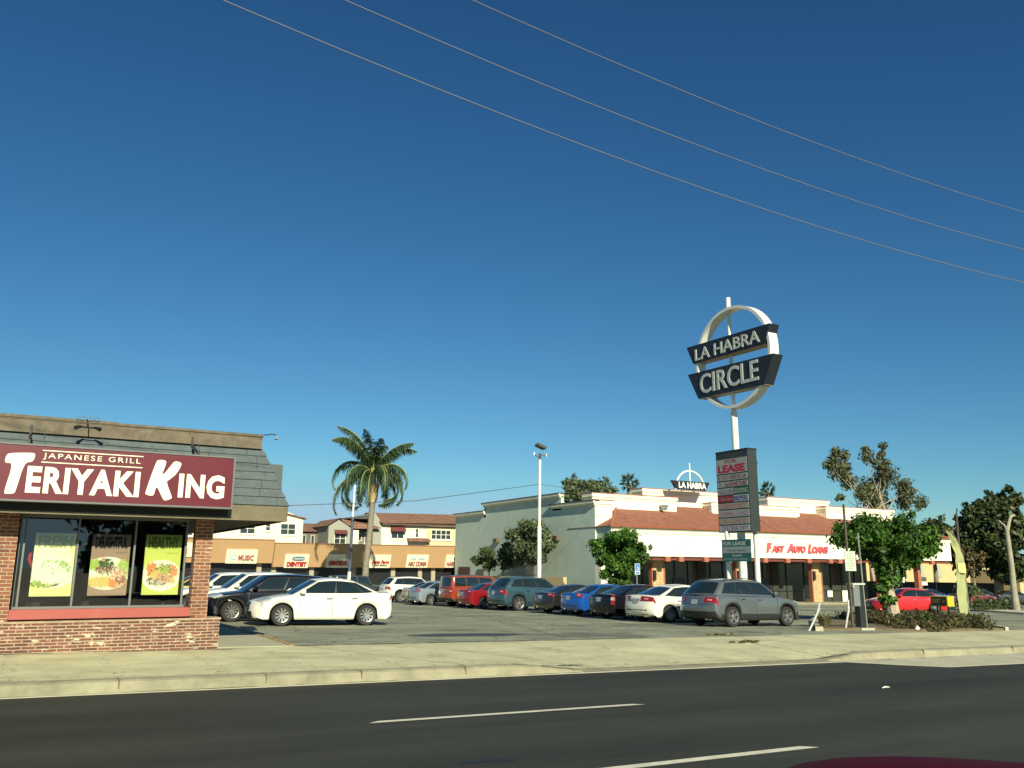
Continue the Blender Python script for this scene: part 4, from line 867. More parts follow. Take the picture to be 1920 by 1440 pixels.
MB().box(25.46, 26.08, 20.72, 21.03, 1.101, 1.16).build('cabinet_lid', mat('lid_pale', (.5, .52, .45), .5), mc)
MB().tube([(25.46, 20.72, 1.06), (25.44, 20.70, 1.03)], .03, 8).build('padlock', whitem, mc)
bp_ = thing('utility_post', 'thick black square post with a metal conduit at the planter corner', 'post', (25.93, 20.9, gz(26, 21)))
MB().box(25.82, 26.06, 20.80, 21.04, gz(26, 21) - .1, 1.098).build('post_body', mat('post_black', (.018, .024, .024), .5), bp_, bevel=.015)
MB().tube([(26.09, 20.78, gz(26, 21)), (26.03, 20.78, 1.1), (26.0, 20.78, 2.35), (25.98, 20.78, 2.9)], .028, 8).build('conduit', alu, bp_, smooth=True)
MB().slab([(25.45, 20.5), (26.3, 20.45), (26.5, 20.9), (26.1, 21.2), (25.5, 21.1)], -.1, .07).build('concrete_foot', conc3, bp_)
for k, (x0, y0, x1, y1, z1, lab) in enumerate(((23.2, 20.8, 23.98, 20.95, .50, 'left leaning pale barrier pole beside the silver car'), (24.98, 20.8, 25.36, 20.9, .58, 'right leaning pale barrier pole next to the notice post'))):
    t = MB(); t.tube([(x0, y0, gz(x0, y0) - .02), (x0 + (x1 - x0) * .6, y0, gz(x0, y0) + (z1 - gz(x0, y0)) * .65), (x1, y1, z1)], .035, 8)
    tag(t.build('leaning_pole', mat('galvanised', (.42, .45, .40), .5, var=.1), smooth=True), lab, 'pole', 'leaning barrier poles')
# yellow exit box
ex = thing('exit_sign', 'small yellow box sign with a dark EXIT panel above the planter', 'exit sign', (34.6, 23.7, gz(34.6, 23.7)))
yel = mat('exit_yellow', (.50, .45, .03), .5)
MB().box(34.4, 34.85, 23.27, 24.05, .13, .56).build('sign_box', yel, ex)
MB().box(34.375, 34.399, 23.31, 24.01, .17, .52).build('dark_face', mat('exit_dark', (.03, .02, .015), .5), ex)
L = MB(); put_text(L, 'EXIT ->', lambda u, v, d: (34.37 - d, 23.95 - u, v), .58, .17, bold=.02, x0=0, y0=.26); L.build('lettering', mat('exit_tan', (.30, .22, .08), .5), ex)
for y in (23.4, 23.9): MB().box(34.6, 34.65, y, y + .05, gz(34, 24) - .1, .13).build('leg', blackm, ex)
# feather flag
ff_ = thing('feather_flag', 'pale yellow green feather flag on a curved pole', 'flag', (36.75, 24, gz(36.7, 24)))
pole = [(36.93, 24, gz(36.7, 24) - .15), (36.95, 24, 1.2), (36.92, 24, 2.3), (36.72, 24, 2.85), (36.35, 24, 3.25), (35.85, 24, 3.42)]
MB().tube(pole, [.03, .025, .02, .018, .014, .01], 8).build('pole', alu, ff_, smooth=True)
right_e = [(36.88, -.42), (36.93, .4), (36.94, 1.2), (36.93, 1.9), (36.88, 2.3), (36.74, 2.72), (36.5, 3.03), (36.2, 3.25), (35.9, 3.39)]
left_e = [(36.22, -.30), (36.30, .4), (36.30, 1.2), (36.28, 1.9), (36.27, 2.3), (36.25, 2.6), (36.2, 2.85), (36.08, 3.1), (35.85, 3.33)]
gridp = []
for (xr, zr), (xl, zl) in zip(right_e, left_e):
    gridp.append([(xl + (xr - xl) * s, 24 + .05 * math.sin(s * 7 + zr * 2.2) + .03 * math.sin(zr * 5 + s * 3), zl + (zr - zl) * s) for s in np.linspace(0, 1, 7)])
def refine(G):
    H = []
    for a, b in zip(G, G[1:]):
        for t in (0, .25, .5, .75): H.append([tuple(Vector(p).lerp(Vector(q), t)) for p, q in zip(a, b)])
    H.append(G[-1]); return H
gg = refine(gridp); gg = [[(x, y + .02 * math.sin(9 * z + 3 * x), z) for x, y, z in r_] for r_ in gg]
mf, n_, l_, b_ = nt('flag_cloth'); b_.inputs['Base Color'].default_value = (.50, .53, .24, 1); b_.inputs['Roughness'].default_value = .8
tb = n_.new('ShaderNodeBsdfTranslucent'); tb.inputs[0].default_value = (.5, .53, .24, 1); mx_ = n_.new('ShaderNodeMixShader'); mx_.inputs[0].default_value = .35
l_.new(b_.outputs[0], mx_.inputs[1]); l_.new(tb.outputs[0], mx_.inputs[2]); l_.new(mx_.outputs[0], n_['Material Output'].inputs[0])
fb = MB().grid(gg).build('flag_cloth', mf, ff_, smooth=2)
P = [(36.33, 1.55), (36.88, 1.5), (36.86, 1.95), (36.32, 1.95)]
MB().add([(x, 23.90, z) for x, z in P], [(0, 1, 2, 3)]).build('yellow_patch', mat('flag_yellow', (.56, .56, .20), .8), fb)

# ================================================================== VEGETATION
def leaves(clumps, size, seed, el=1.8, droop=0., flat=0.):
    """clumps: (centre, radius vector, count) -> V, F arrays of small leaf quads"""
    g = np.random.default_rng(seed); Vs = []
    for c, r, n in clumps:
        d = g.normal(size=(n, 3)); d /= np.linalg.norm(d, axis=1)[:, None]
        rad = g.random(n) ** .45
        p = np.array(c) + d * (rad * g.uniform(.65, 1.4, n))[:, None] * np.array(r)
        nn = d * .7 + g.normal(size=(n, 3)) * .6 + np.array([0, 0, .35 + flat]); nn /= np.linalg.norm(nn, axis=1)[:, None]
        t = g.normal(size=(n, 3)); t[:, 2] -= droop; t -= nn * (t * nn).sum(1)[:, None]; t /= np.linalg.norm(t, axis=1)[:, None]
        b = np.cross(nn, t); s = size * g.uniform(.45, 1.5, n)[:, None]
        Vs.append(np.stack([p - t * s * el * .5, p + b * s * .5 + nn * s * .1, p + t * s * el * .5, p - b * s * .5 + nn * s * .1], 1).reshape(-1, 3))
    V = np.concatenate(Vs); n = len(V) // 4
    return V, n
def leaf_obj(name, clumps, size, m, parent=None, seed=1, org=None, **k):
    V, n = leaves(clumps, size, seed, **k)
    me = bpy.data.meshes.new(name); o = bpy.data.objects.new(name, me); C.objects.link(o)
    if parent is not None: o.parent = parent; org = ORG[parent]
    else: org = Vector(org); o.location = org
    ORG[o] = org
    V = V - np.array(org); me.vertices.add(4 * n); me.vertices.foreach_set('co', V.astype(np.float32).ravel())
    me.loops.add(4 * n); me.loops.foreach_set('vertex_index', np.arange(4 * n, dtype=np.int32))
    me.polygons.add(n); me.polygons.foreach_set('loop_start', np.arange(0, 4 * n, 4, dtype=np.int32)); me.polygons.foreach_set('loop_total', np.full(n, 4, dtype=np.int32))
    me.materials.append(m); me.update(calc_edges=True); me.validate(); return o
def crown_clumps(c, r, nclump, per, cr, seed, low=-1.):
    g = random.Random(seed); out = []
    while len(out) < nclump:
        d = Vector((g.gauss(0, 1), g.gauss(0, 1), g.gauss(0, 1))).normalized()
        if d.z < low: continue
        q = g.uniform(.45, .98); s = g.uniform(.65, 1.25) * cr
        out.append(((c[0] + d.x * r[0] * q, c[1] + d.y * r[1] * q, c[2] + d.z * r[2] * q), (s, s, s * .75), int(per * s / cr)))
        if g.random() < .45:   # sprigs that stand out of the outline
            q = g.uniform(1.02, 1.0 + .55 * cr / max(r)); s = cr * g.uniform(.22, .45)
            out.append(((c[0] + d.x * r[0] * q, c[1] + d.y * r[1] * q, c[2] + d.z * r[2] * q), (s, s, s * 1.2), int(per * .14)))
    return out
G_MATS = dict(
    green=leaf_mat('leaf_green', (.012, .034, .006), (.055, .14, .018), (.20, .34, .035)),
    olive=leaf_mat('leaf_olive', (.025, .045, .015), (.075, .11, .036), (.17, .20, .08)),
    grey=leaf_mat('leaf_grey', (.04, .06, .03), (.12, .16, .075), (.28, .29, .15)),
    dark=leaf_mat('leaf_dark', (.012, .028, .010), (.045, .07, .022), (.15, .15, .04), trans=.15),
    scrub=leaf_mat('leaf_scrub', (.035, .032, .016), (.085, .08, .03), (.22, .19, .07)),
    dry=leaf_mat('leaf_dry', (.05, .045, .018), (.12, .10, .04), (.26, .17, .07)))
def tree(label, base, trunk, crown, lm, bk, name='tree', limbs=6, seed=1, lsize=.12, tr=.2, extra=None, group=None, **k):
    bx, by = base; t = thing(name, label, 'tree', (bx, by, gz(bx, by)), group)
    pts = [(bx, by, gz(bx, by) - .1)] + list(trunk); g = random.Random(seed)
    mb = MB(); n = len(pts); mb.tube(pts, [tr * (1.25 - .75 * i / (n - 1)) for i in range(n)], 9)
    clumps = [];
    for (c, r, nc, per, cr) in crown: clumps += crown_clumps(c, r, nc, per, cr, seed + len(clumps))
    top = Vector(pts[-1])
    for c in g.sample(clumps, min(limbs, len(clumps))):
        e = Vector(c[0]); mid = top.lerp(e, .5) + Vector((g.uniform(-.2, .2), g.uniform(-.2, .2), g.uniform(0, .3)))
        mb.tube([top - Vector((0, 0, .15)), mid, e], [tr * .42, tr * .25, tr * .08], 6)
    mb.build('trunk', bk, t, smooth=True)
    if extra: clumps += extra
    leaf_obj('crown', clumps, lsize, lm, t, seed, **k); return t

# trees before the grey wall
tree('round grey green tree with leaning pale trunk before the grey wall', (38, 63.9), [(38, 64.0, .9), (38, 63.6, 1.9), (38, 63.0, 2.7)],
     [((38, 64.2, 4.05), (1.0, 2.7, 1.5), 46, 330, .62), ((38, 62.1, 3.1), (.9, 1.6, 1.1), 22, 300, .5), ((38, 66.2, 3.0), (.8, 1.7, .9), 16, 270, .5)], G_MATS['grey'], bark_pale, seed=4, lsize=.155, tr=.36, limbs=10, group='trees before the grey wall')
tree('small bushy tree left of the round tree, nearest the maroon gate', (38, 71.2), [(38, 71.2, 1.4)], [((38, 71.7, 2.6), (.8, 2.0, 1.0), 20, 300, .5)], G_MATS['olive'], bark, seed=5, lsize=.14, tr=.1, group='trees before the grey wall')
tree('slender small tree between the bushy tree and the round tree', (38, 68.6), [(38, 68.6, 1.5)], [((38, 68.4, 2.45), (.7, 1.6, .85), 15, 210, .42)], G_MATS['grey'], bark, seed=6, lsize=.13, tr=.09, group='trees before the grey wall')
w = MB(); w.box(37.2, 37.5, 57.4, 71, gz(37, 62) - .5, .98); tag(w.build('planter_wall', mat('planter_tan', (.55, .42, .22), .8, var=.08)), 'low tan planter wall at the foot of the grey wall', 'planter wall')
# green tree at the building corner
tree('dense green street tree covering the corner of the white building', (37.3, 50), [(37.3, 50, .6), (37.3, 50, 1.6)],
     [((37.3, 50, 2.9), (1.95, 1.9, 1.3), 60, 330, .5), ((37.0, 50, 1.4), (1.2, 1.2, 1.1), 26, 280, .45), ((37.2, 50, .2), (1.2, .9, .9), 16, 240, .45)], G_MATS['green'], bark, seed=8, lsize=.135, tr=.16)
# big tree in the planter
tree('broad bright green tree growing in the planter behind the black post', (31.9, 24), [(31.75, 24, .35), (31.6, 24, 1.1), (31.9, 24, 1.9)],
     [((32.0, 24.1, 3.15), (1.85, 1.7, .85), 60, 300, .48), ((33.9, 24, 3.0), (.85, 1.2, .6), 24, 260, .40), ((30.4, 24.2, 3.0), (.75, 1.0, .75), 22, 260, .42), ((32.4, 24, 2.3), (1.5, 1.2, .5), 30, 240, .40), ((32.0, 24, 1.95), (.95, .8, .5), 22, 230, .32), ((31.45, 24, 1.0), (.30, .35, 1.0), 16, 150, .24), ((31.9, 24, 1.35), (.45, .4, .5), 8, 150, .24)],
     G_MATS['green'], bark_pale, seed=12, lsize=.10, tr=.24, limbs=12)
# planter bed
mb = MB(); bed = [(23.6, 20.65), (26.0, 20.55), (27.0, 19.35), (31.5, 19.2), (32.8, 20.6), (40.5, 27.2), (38.5, 29.4), (30.2, 26.7)]
mb.slab(bed, -.2, .07); struct(mb, 'planter_bed', soil)
mb = MB(); P = [(23.5, 20.62), (26.05, 20.50), (30.3, 26.75), (30.1, 26.95)]
mb.slab([(23.3, 20.6), (23.5, 20.45), (30.3, 26.6), (30.1, 26.8)], -.1, .13); mb.slab([(31.5, 19.14), (31.7, 19.14), (33.0, 20.5), (32.85, 20.66)], -.1, .12); struct(mb, 'planter_kerb', conc3)
cl = []; g = random.Random(3)
for k in range(330):
    while True:
        x, y = g.uniform(25, 40), g.uniform(19.3, 28.5)
        if y < 19.4 and x < 27.2: continue
        # inside the bed roughly
        if (x - 27) * 1. < (y - 20) * .8 or (x - 32.3) > (y - 20.2) * 1.15 or y < 19.35 + max(0, 27.1 - x) * 1.2: continue
        break
    h = g.uniform(.06, .30) * (1.05 if x > 28.5 else .8)
    cl.append(((x, y, gz(x, y) + h * .7), (g.uniform(.3, .5), g.uniform(.3, .5), h), int(150)))
tag(leaf_obj('ground_cover', cl, .055, G_MATS['scrub'], seed=3, org=(31, 22.5, gz(31, 22)), el=2.4), 'low dry brown green ground cover filling the planter', 'ground cover', kind='stuff')
def spiky(label, x, y, n, h, seed, m, name='yucca_plant', w=.03, spread=1.):
    g = random.Random(seed); mb = MB(); z0 = gz(x, y) + .03
    for k in range(n):
        a = g.uniform(0, 6.28); sp = g.uniform(.25, 1.) * h * spread; hh = h * g.uniform(.5, 1.); d = Vector((math.cos(a), math.sin(a), 0)); q = Vector((-d.y, d.x, 0)) * w
        b0 = Vector((x, y, z0)) + d * .05; p1 = b0 + d * sp * .5 + Vector((0, 0, hh * .75)); p2 = b0 + d * sp + Vector((0, 0, hh * g.uniform(.55, 1.05)))
        mb.add([b0 - q, b0 + q, p1 + q * .8, p1 - q * .8, p2], [(0, 1, 2, 3), (3, 2, 4)])
    return tag(mb.build(name, m, origin=(x, y, gz(x, y))), label, 'plant')
straw = leaf_mat('leaf_straw', (.10, .10, .04), (.24, .22, .09), (.38, .34, .16))
spiky('spiky straw coloured plant between the leaning barrier poles', 24.35, 21.15, 90, .62, 2, straw, spread=.8)
spiky('spiky straw coloured clump right of the black post', 26.75, 21.6, 60, .6, 4, straw)
spiky('leafy bright green plant at the foot of the planter tree', 29.3, 20.9, 70, .55, 6, G_MATS['green'], name='leafy_plant', w=.04)
spiky('small leafy green plant in the middle of the ground cover', 31.1, 21.9, 50, .5, 9, G_MATS['green'], name='leafy_plant', w=.04)
tag(MB().tube([(27.0, 19.55, gz(27, 19.5)), (27.05, 19.52, gz(27, 19.5) + .06), (27.1, 19.55, gz(27, 19.5) + .12), (27.16, 19.5, gz(27, 19.5) + .06)], [.05, .09, .08, .03], 7).build('crumpled_paper', whitem, smooth=2), 'crumpled white litter at the edge of the planter', 'litter')
tag(MB().tube([(13.0, 10.15, gz(13, 10) - .155), (13.1, 10.17, gz(13, 10) - .145), (13.2, 10.16, gz(13, 10) - .155)], [.006, .014, .006], 6).build('litter_scrap', whitem), 'small white scrap lying on the dark road', 'litter')
cl = [((18.3 + g.uniform(-.7, .5), 19.75 + g.uniform(-.12, .12), gz(18.3, 19.7) + .02), (.12, .05, .02), 12) for _ in range(9)] + [((16.7 + g.uniform(-.4, .4), 17.2 + g.uniform(-.2, .2), gz(16.7, 17.2) + .02), (.14, .05, .02), 12) for _ in range(7)]
tag(leaf_obj('fallen_leaves', cl, .07, straw, seed=5, org=(17.5, 18.5, gz(17.5, 18.5)), flat=2), 'scattered dry leaves on the sidewalk', 'leaves', kind='stuff')

# palm
def palm(label, x, y, ztop, neck, nfr, L, seed, tr=.33, lean=0., segs=16, leaflet=.55, trunkbase=None):
    g = random.Random(seed); z0 = gz(x, y); t = thing('palm_tree', label, 'palm tree', (x - lean, y, z0))
    pts = [(x - lean, y, z0 - .1), (x - lean * .8, y, z0 + (neck - z0) * .35), (x - lean * .3, y, z0 + (neck - z0) * .7), (x, y, neck)]
    MB().tube(pts, [tr * 1.15, tr, tr * .92, tr * .9], 12).build('trunk', mat('palm_trunk', (.23, .20, .15), .9, var=.3, vscale=3.5, bump=1., bscale=5), t, smooth=True)
    mb = MB(); mb.tube([(x, y, neck - .1), (x, y, neck + .35), (x, y, neck + (ztop - neck) * .35), (x, y, neck + (ztop - neck) * .6)], [tr * 1.15, tr * 1.45, tr * .8, tr * .25], 10)
    for k in range(16):
        a = g.uniform(0, 6.28); d = Vector((math.cos(a), math.sin(a), 0)); b = Vector((x, y, neck + .2)) + d * tr * 1.1
        mb.tube([b, b + d * .15 + Vector((0, 0, .9)), b + d * .45 + Vector((0, 0, 1.9))], [.12, .07, .03], 5)
    mb.build('crownshaft', mat('palm_boot', (.50, .38, .19), .8, var=.4, vscale=6), t, smooth=True)
    F = MB(); rm = MB(); heart = Vector((x - .1, y, neck + (ztop - neck) * .42))
    for k in range(nfr):
        a = k * 2.39996 + g.uniform(-.3, .3); el = R(g.uniform(66, 90)) if k < nfr * .32 else R(g.uniform(0, 58))
        Lk = L * g.uniform(.88, 1.1) * (1 - .13 * math.cos(a)); p = heart.copy(); e = el; P = [p.copy()]; ds = Lk / segs
        bend = R(g.uniform(6.5, 11.5)) * (16 / segs) * (.60 if k < nfr * .32 else 1.2)
        for s in range(segs):
            p = p + Vector((math.cos(a) * math.cos(e), math.sin(a) * math.cos(e), math.sin(e))) * ds; e -= bend * (.55 + s / segs); P.append(p.copy())
        rm.tube(P, [.05 * (1 - .85 * i / segs) + .006 for i in range(segs + 1)], 4)
        side = Vector((-math.sin(a), math.cos(a), 0))
        for s in range(2 * segs):
            f = s / (2 * segs); i = min(int(f * segs), segs - 1); q = P[i].lerp(P[i + 1], f * segs - i)
            if f < .12: continue
            tg = (P[i + 1] - P[i]).normalized(); ll = leaflet * L / 4.2 * math.sin(math.pi * min(1, f * .9 + .12)) ** .6 * g.uniform(.8, 1.15)
            for sd_ in (-1, 1):
                for rep in range(2):
                    d = (side * sd_ * g.uniform(.35, .9) + tg * g.uniform(.35, .9) + Vector((0, 0, g.uniform(-1.5, -.1)))).normalized(); w_ = tg * .035 * L / 4.2
                    m1 = q + d * ll * .55; tip = q + d * ll + Vector((0, 0, -ll * .35))
                    F.add([q - w_, q + w_, m1 + w_ * .9, m1 - w_ * .9, tip], [(0, 1, 2, 3), (3, 2, 4)])
    rm.build('frond_ribs', mat('palm_rib', (.28, .30, .10), .6), t)
    F.build('fronds', leaf_mat('palm_leaf' + str(seed), (.016, .040, .018), (.045, .085, .035), (.10, .14, .055), trans=.2), t)
    return t
palm('large feather palm with drooping fronds and golden crownshaft', 25.95, 70, 12.9, 7.2, 30, 5.3, 21, lean=.45, segs=26, leaflet=.72, tr=.27)
def fanpalm(label, x, y, zc, r, seed):
    g = random.Random(seed); t = thing('fan_palm', label, 'palm tree', (x, y, gz(x, y)))
    MB().tube([(x, y, gz(x, y)), (x, y, zc)], [.5, .42], 8).build('trunk', bark, t, smooth=True)
    F = MB()
    for k in range(46):
        a = g.uniform(0, 6.28); e = R(g.uniform(-50, 80)); d = Vector((math.cos(a) * math.cos(e), math.sin(a) * math.cos(e), math.sin(e))); c = Vector((x, y, zc)) + d * r * g.uniform(.35, .6)
        u = d.orthogonal().normalized(); v = d.cross(u)
        for q in range(9):
            b = (q - 4) * .28; dd = (d * math.cos(b) + u * math.sin(b) * (1 if k % 2 else .3) + v * math.sin(b) * (.3 if k % 2 else 1)).normalized(); w_ = dd.cross(d + Vector((.01, .02, .03))).normalized() * .08
            F.add([c - w_, c + w_, c + dd * r * .45], [(0, 1, 2)])
    F.build('fronds', G_MATS['olive'], t)
fanpalm('small round fan palm rising behind the white parapet left of the rooftop sign', 84, 110, 15.2, 1.9, 3)
fanpalm('small fan palm peeking right of the tenant cabinet', 114.4, 110, 15.4, 2.0, 4)

# background trees
tree('pale green tree top rising behind the grey wall', (76, 110), [(76, 110, 6), (76, 110, 11)], [((73.5, 110, 13.2), (2.2, 2.2, 2.6), 26, 210, 1.0), ((78, 110, 13.0), (3.0, 2.5, 2.4), 32, 210, 1.0)], G_MATS['grey'], bark_pale, seed=14, lsize=.25, tr=.4)
e = thing('eucalyptus_tree', 'tall airy eucalyptus with bare forked limbs behind the white building', 'tree', (117, 90, gz(110, 90)))
mb = MB(); g = random.Random(17); base = Vector((117, 90, 7)); eclumps = []
spots = [((107.2, 17.6), 1.0), ((110, 20.0), .9), ((109.6, 18.6), 1.1), ((110, 17.0), 1.5), ((111.5, 16.8), 1.3), ((112.8, 19.8), 1.0), ((113.8, 19.4), 1.1), ((113.2, 18.0), .9), ((115, 20.6), .6), ((116.5, 18.8), .6), ((118, 19.6), .6), ((119, 21.3), .7), ((120, 20.2), .6), ((118.8, 18.5), .8), ((117, 17.6), 1.3), ((118.5, 16.6), 1.8), ((113.6, 15.6), 1.4), ((114.6, 14.2), 1.8), ((117, 14.8), 1.8), ((120.8, 16.2), 1.6), ((122.2, 15.2), 1.5), ((123, 14), 1.7), ((121, 13.4), 1.8), ((124.6, 13), 1.5), ((126, 12.6), 1.3), ((112.6, 13.2), 1.1), ((116.4, 12.4), 1.5), ((119, 13.2), 1.7), ((110.6, 12.9), .6)]
for (x, z), r in spots:
    y = 90 + g.uniform(-2, 2); e_ = Vector((x, y, z)); root = Vector((g.choice((113.6, 117, 118.2, 120)), 90, 9.5)); mid = root.lerp(e_, .55) + Vector((g.uniform(-.5, .5), 0, g.uniform(-.4, .3)))
    mb.tube([root, mid, e_], [.11, .06, .02], 5); eclumps.append(((x, y, z), (r * .95, r, r * .8), int(190 * r)))
    eclumps.append(((x + g.uniform(-.9, .9), y, z - .6 * r), (r * .9, r * .7, r * .7), int(60 * r)))
for x in (113.6, 117, 118.2, 120): mb.tube([(117 + (x - 117) * .3, 90, gz(110, 90)), (x, 90, 9.5), (x + .2, 90, 12)], [.4, .22, .10], 7)
mb.build('trunk', bark_pale, e, smooth=True); leaf_obj('crown', eclumps, .25, leaf_mat('leaf_euca', (.045, .065, .03), (.11, .13, .06), (.24, .20, .11)), e, 17, el=2.2, droop=1.)
# dark trees at the far right
tree('large dark ficus tree standing behind the bare trunk at the right edge', (105, 64), [(105, 64, 1.5), (105, 64, 4)],
     [((104, 64, 5.4), (3.2, 4.6, 4.0), 110, 190, 1.2), ((102.2, 64.5, 8.4), (1., 1.2, 1.9), 18, 130, .75), ((103.6, 62.8, 9.2), (.9, 1.1, 1.9), 16, 130, .7), ((105.0, 61.5, 9.4), (1.1, 1.3, 2.2), 20, 130, .75), ((107.5, 58, 6.0), (3, 3.6, 3.4), 70, 170, 1.1), ((105, 62, 1.9), (2.0, 2.6, 1.3), 26, 150, .8)],
     G_MATS['dark'], bark, seed=19, lsize=.34, tr=.5, limbs=14)
tree('distant dark green tree between the planter tree and the feather flag', (122, 84), [(122, 84, 4)], [((120.6, 82.8, 6.4), (3.0, 3.6, 2.9), 40, 150, 1.3)], G_MATS['dark'], bark, seed=23, lsize=.4, tr=.4)
tree('small distant tree left of the large dark ficus', (110, 72), [(110, 72, 3)], [((109.7, 71.7, 4.4), (2.4, 3.6, 2.9), 40, 150, 1.1)], G_MATS['dark'], bark, seed=24, lsize=.36, tr=.4)
tree('drooping brown and green tree beside the feather flag', (97, 62), [(97, 62, 1.2)], [((96.8, 62.2, 3.0), (1.2, 1.8, 1.6), 22, 130, .7)], G_MATS['dry'], bark, seed=25, lsize=.25, tr=.2)
bt = thing('pruned_tree', 'bare pale trunk with two stubby cut branches at the right edge', 'tree', (63.5, 37.6, gz(63.5, 37.6)))
gx, gy = 63.5, 37.6; zb_ = gz(gx, gy)
mb = MB(); mb.tube([(gx, gy, zb_ - .1), (gx - .05, gy, .3), (gx + .03, gy, 2.0), (gx - .03, gy, 3.6), (gx - .05, gy, 4.75)], [.29, .22, .19, .17, .15], 12)
mb.tube([(gx - .05, gy, 4.6), (gx - .3, gy, 4.95), (gx - .6, gy + .2, 5.3)], [.10, .07, .05], 8); mb.tube([(gx, gy, 4.6), (gx + .35, gy, 5.2), (gx + .6, gy, 5.6), (gx + 1.1, gy, 5.75)], [.14, .12, .11, .09], 8)
mb.build('trunk', mat('plane_bark', (.30, .28, .20), .85, var=.22, vscale=3, bump=.5, bscale=10), bt, smooth=True)
cl = [((61.5 + g.uniform(-4.5, 4.5), 38.5 + g.uniform(-1.5, 3.5), gz(61, 38) + .3), (.7, .6, .45), 120) for _ in range(34)]
tag(leaf_obj('ground_cover', cl, .09, G_MATS['dark'], seed=31, org=(61, 38, gz(61, 38))), 'dark shrubs around the bare trunk', 'ground cover', kind='stuff')
mb = MB(); mb.slab([(54.3, 31.7), (55.2, 31.0), (62, 32.5), (62, 44), (58, 36.5)], -.2, .10); struct(mb, 'tree_island', conc3)
tree('small young green tree behind the right driveway kerb', (62, 40), [(62, 40, -.2)], [((62, 40, .1), (1.0, 1.0, .7), 9, 110, .5)], G_MATS['olive'], bark, seed=33, lsize=.12, tr=.06)

# ================================================================== FAR RIGHT: FENCE, BEIGE BUILDING
fe = thing('screen_fence', 'dark mesh screen fence behind the far right cars', 'fence', (105, 76, gz(105, 76)))
MB().box(105, 105.06, 63.8, 92, gz(105, 76) - .4, .22).build('mesh_screen', mat('screen_black', (.02, .024, .02), .8, var=.2, vscale=1), fe)
for y in np.arange(63.9, 92, 2.8): MB().tube([(104.95, y, gz(105, y) - .2), (104.95, y, .40)], .05, 6).build('fence_post', alu, fe)
fb_ = thing('beige_building', 'long beige building with grey roof edge behind the screen fence', 'building', (140, 93, -2))
beige = mat('beige_wall', (.62, .44, .22), .8, var=.05, vscale=.3)
MB().box(112, 205, 92, 100, -3, 3.35).build('wall', beige, fb_)
MB().box(111.5, 205.5, 91.2, 100.5, 3.36, 3.8).build('roof_edge', mat('roof_grey', (.35, .36, .33), .7), fb_)
for x in (114, 119.5, 124, 128.5, 133, 139, 145, 151, 158, 166, 174): 
    o = MB().box(x, x + 1.9, 91.93, 91.99, .6, 2.6).build('window', mat('beige_trim', (.35, .33, .28), .6), fb_); MB().box(x + .1, x + 1.8, 91.9, 91.925, .7, 2.5).build('pane', mat('blind_green', (.36, .42, .34), .4), o)
f2 = thing('carport_building', 'lower beige building with a dark carport behind the bare trunk', 'building', (126, 70, -2))
MB().box(118, 145, 69, 76, -.7, 1.9).build('wall', beige, f2); MB().box(119.5, 145, 69.6, 76, -3, -.71).build('carport_void', darkin, f2); MB().box(118, 119.4, 69, 76, -3, -.71).build('end_pier', beige, f2)
sgn = thing('parking_sign', 'white parking sign on a thin post beyond the red car', 'road sign', (84, 62, gz(84, 62)))
MB().tube([(84, 62, gz(84, 62)), (84, 62, .9)], .04, 6).build('post', alu, sgn); MB().box(83.7, 84.4, 61.9, 61.95, .4, 1.1).build('sign_plate', whitem, sgn)
sgn = thing('parking_sign', 'wide low white sign on a post right of the red car', 'road sign', (84, 59.5, gz(84, 59.5)))
MB().tube([(84, 59.5, gz(84, 59.5)), (84, 59.5, .5)], .04, 6).build('post', alu, sgn); MB().box(83.2, 84.7, 59.4, 59.45, .15, .5).build('sign_plate', whitem, sgn); MB().box(83.3, 84.6, 59.4, 59.45, .55, 1.0).build('upper_plate', mat('plate_dark', (.08, .08, .07), .6), sgn)

up_ = thing('utility_pole', 'thin dark wooden pole rising behind the feather flag', 'utility pole', (86.5, 57, gz(86.5, 57)))
MB().tube([(86.3, 56.6, gz(86, 57) - .1), (86.5, 56.5, 7.6)], [.17, .11], 8).build('pole', mat('dark_timber', (.08, .06, .045), .9), up_, smooth=True)
MB().tube([(86.5, 56.5, 7.5), (86.6, 56.4, 8.2)], .06, 6).build('pole_top', blackm, up_)
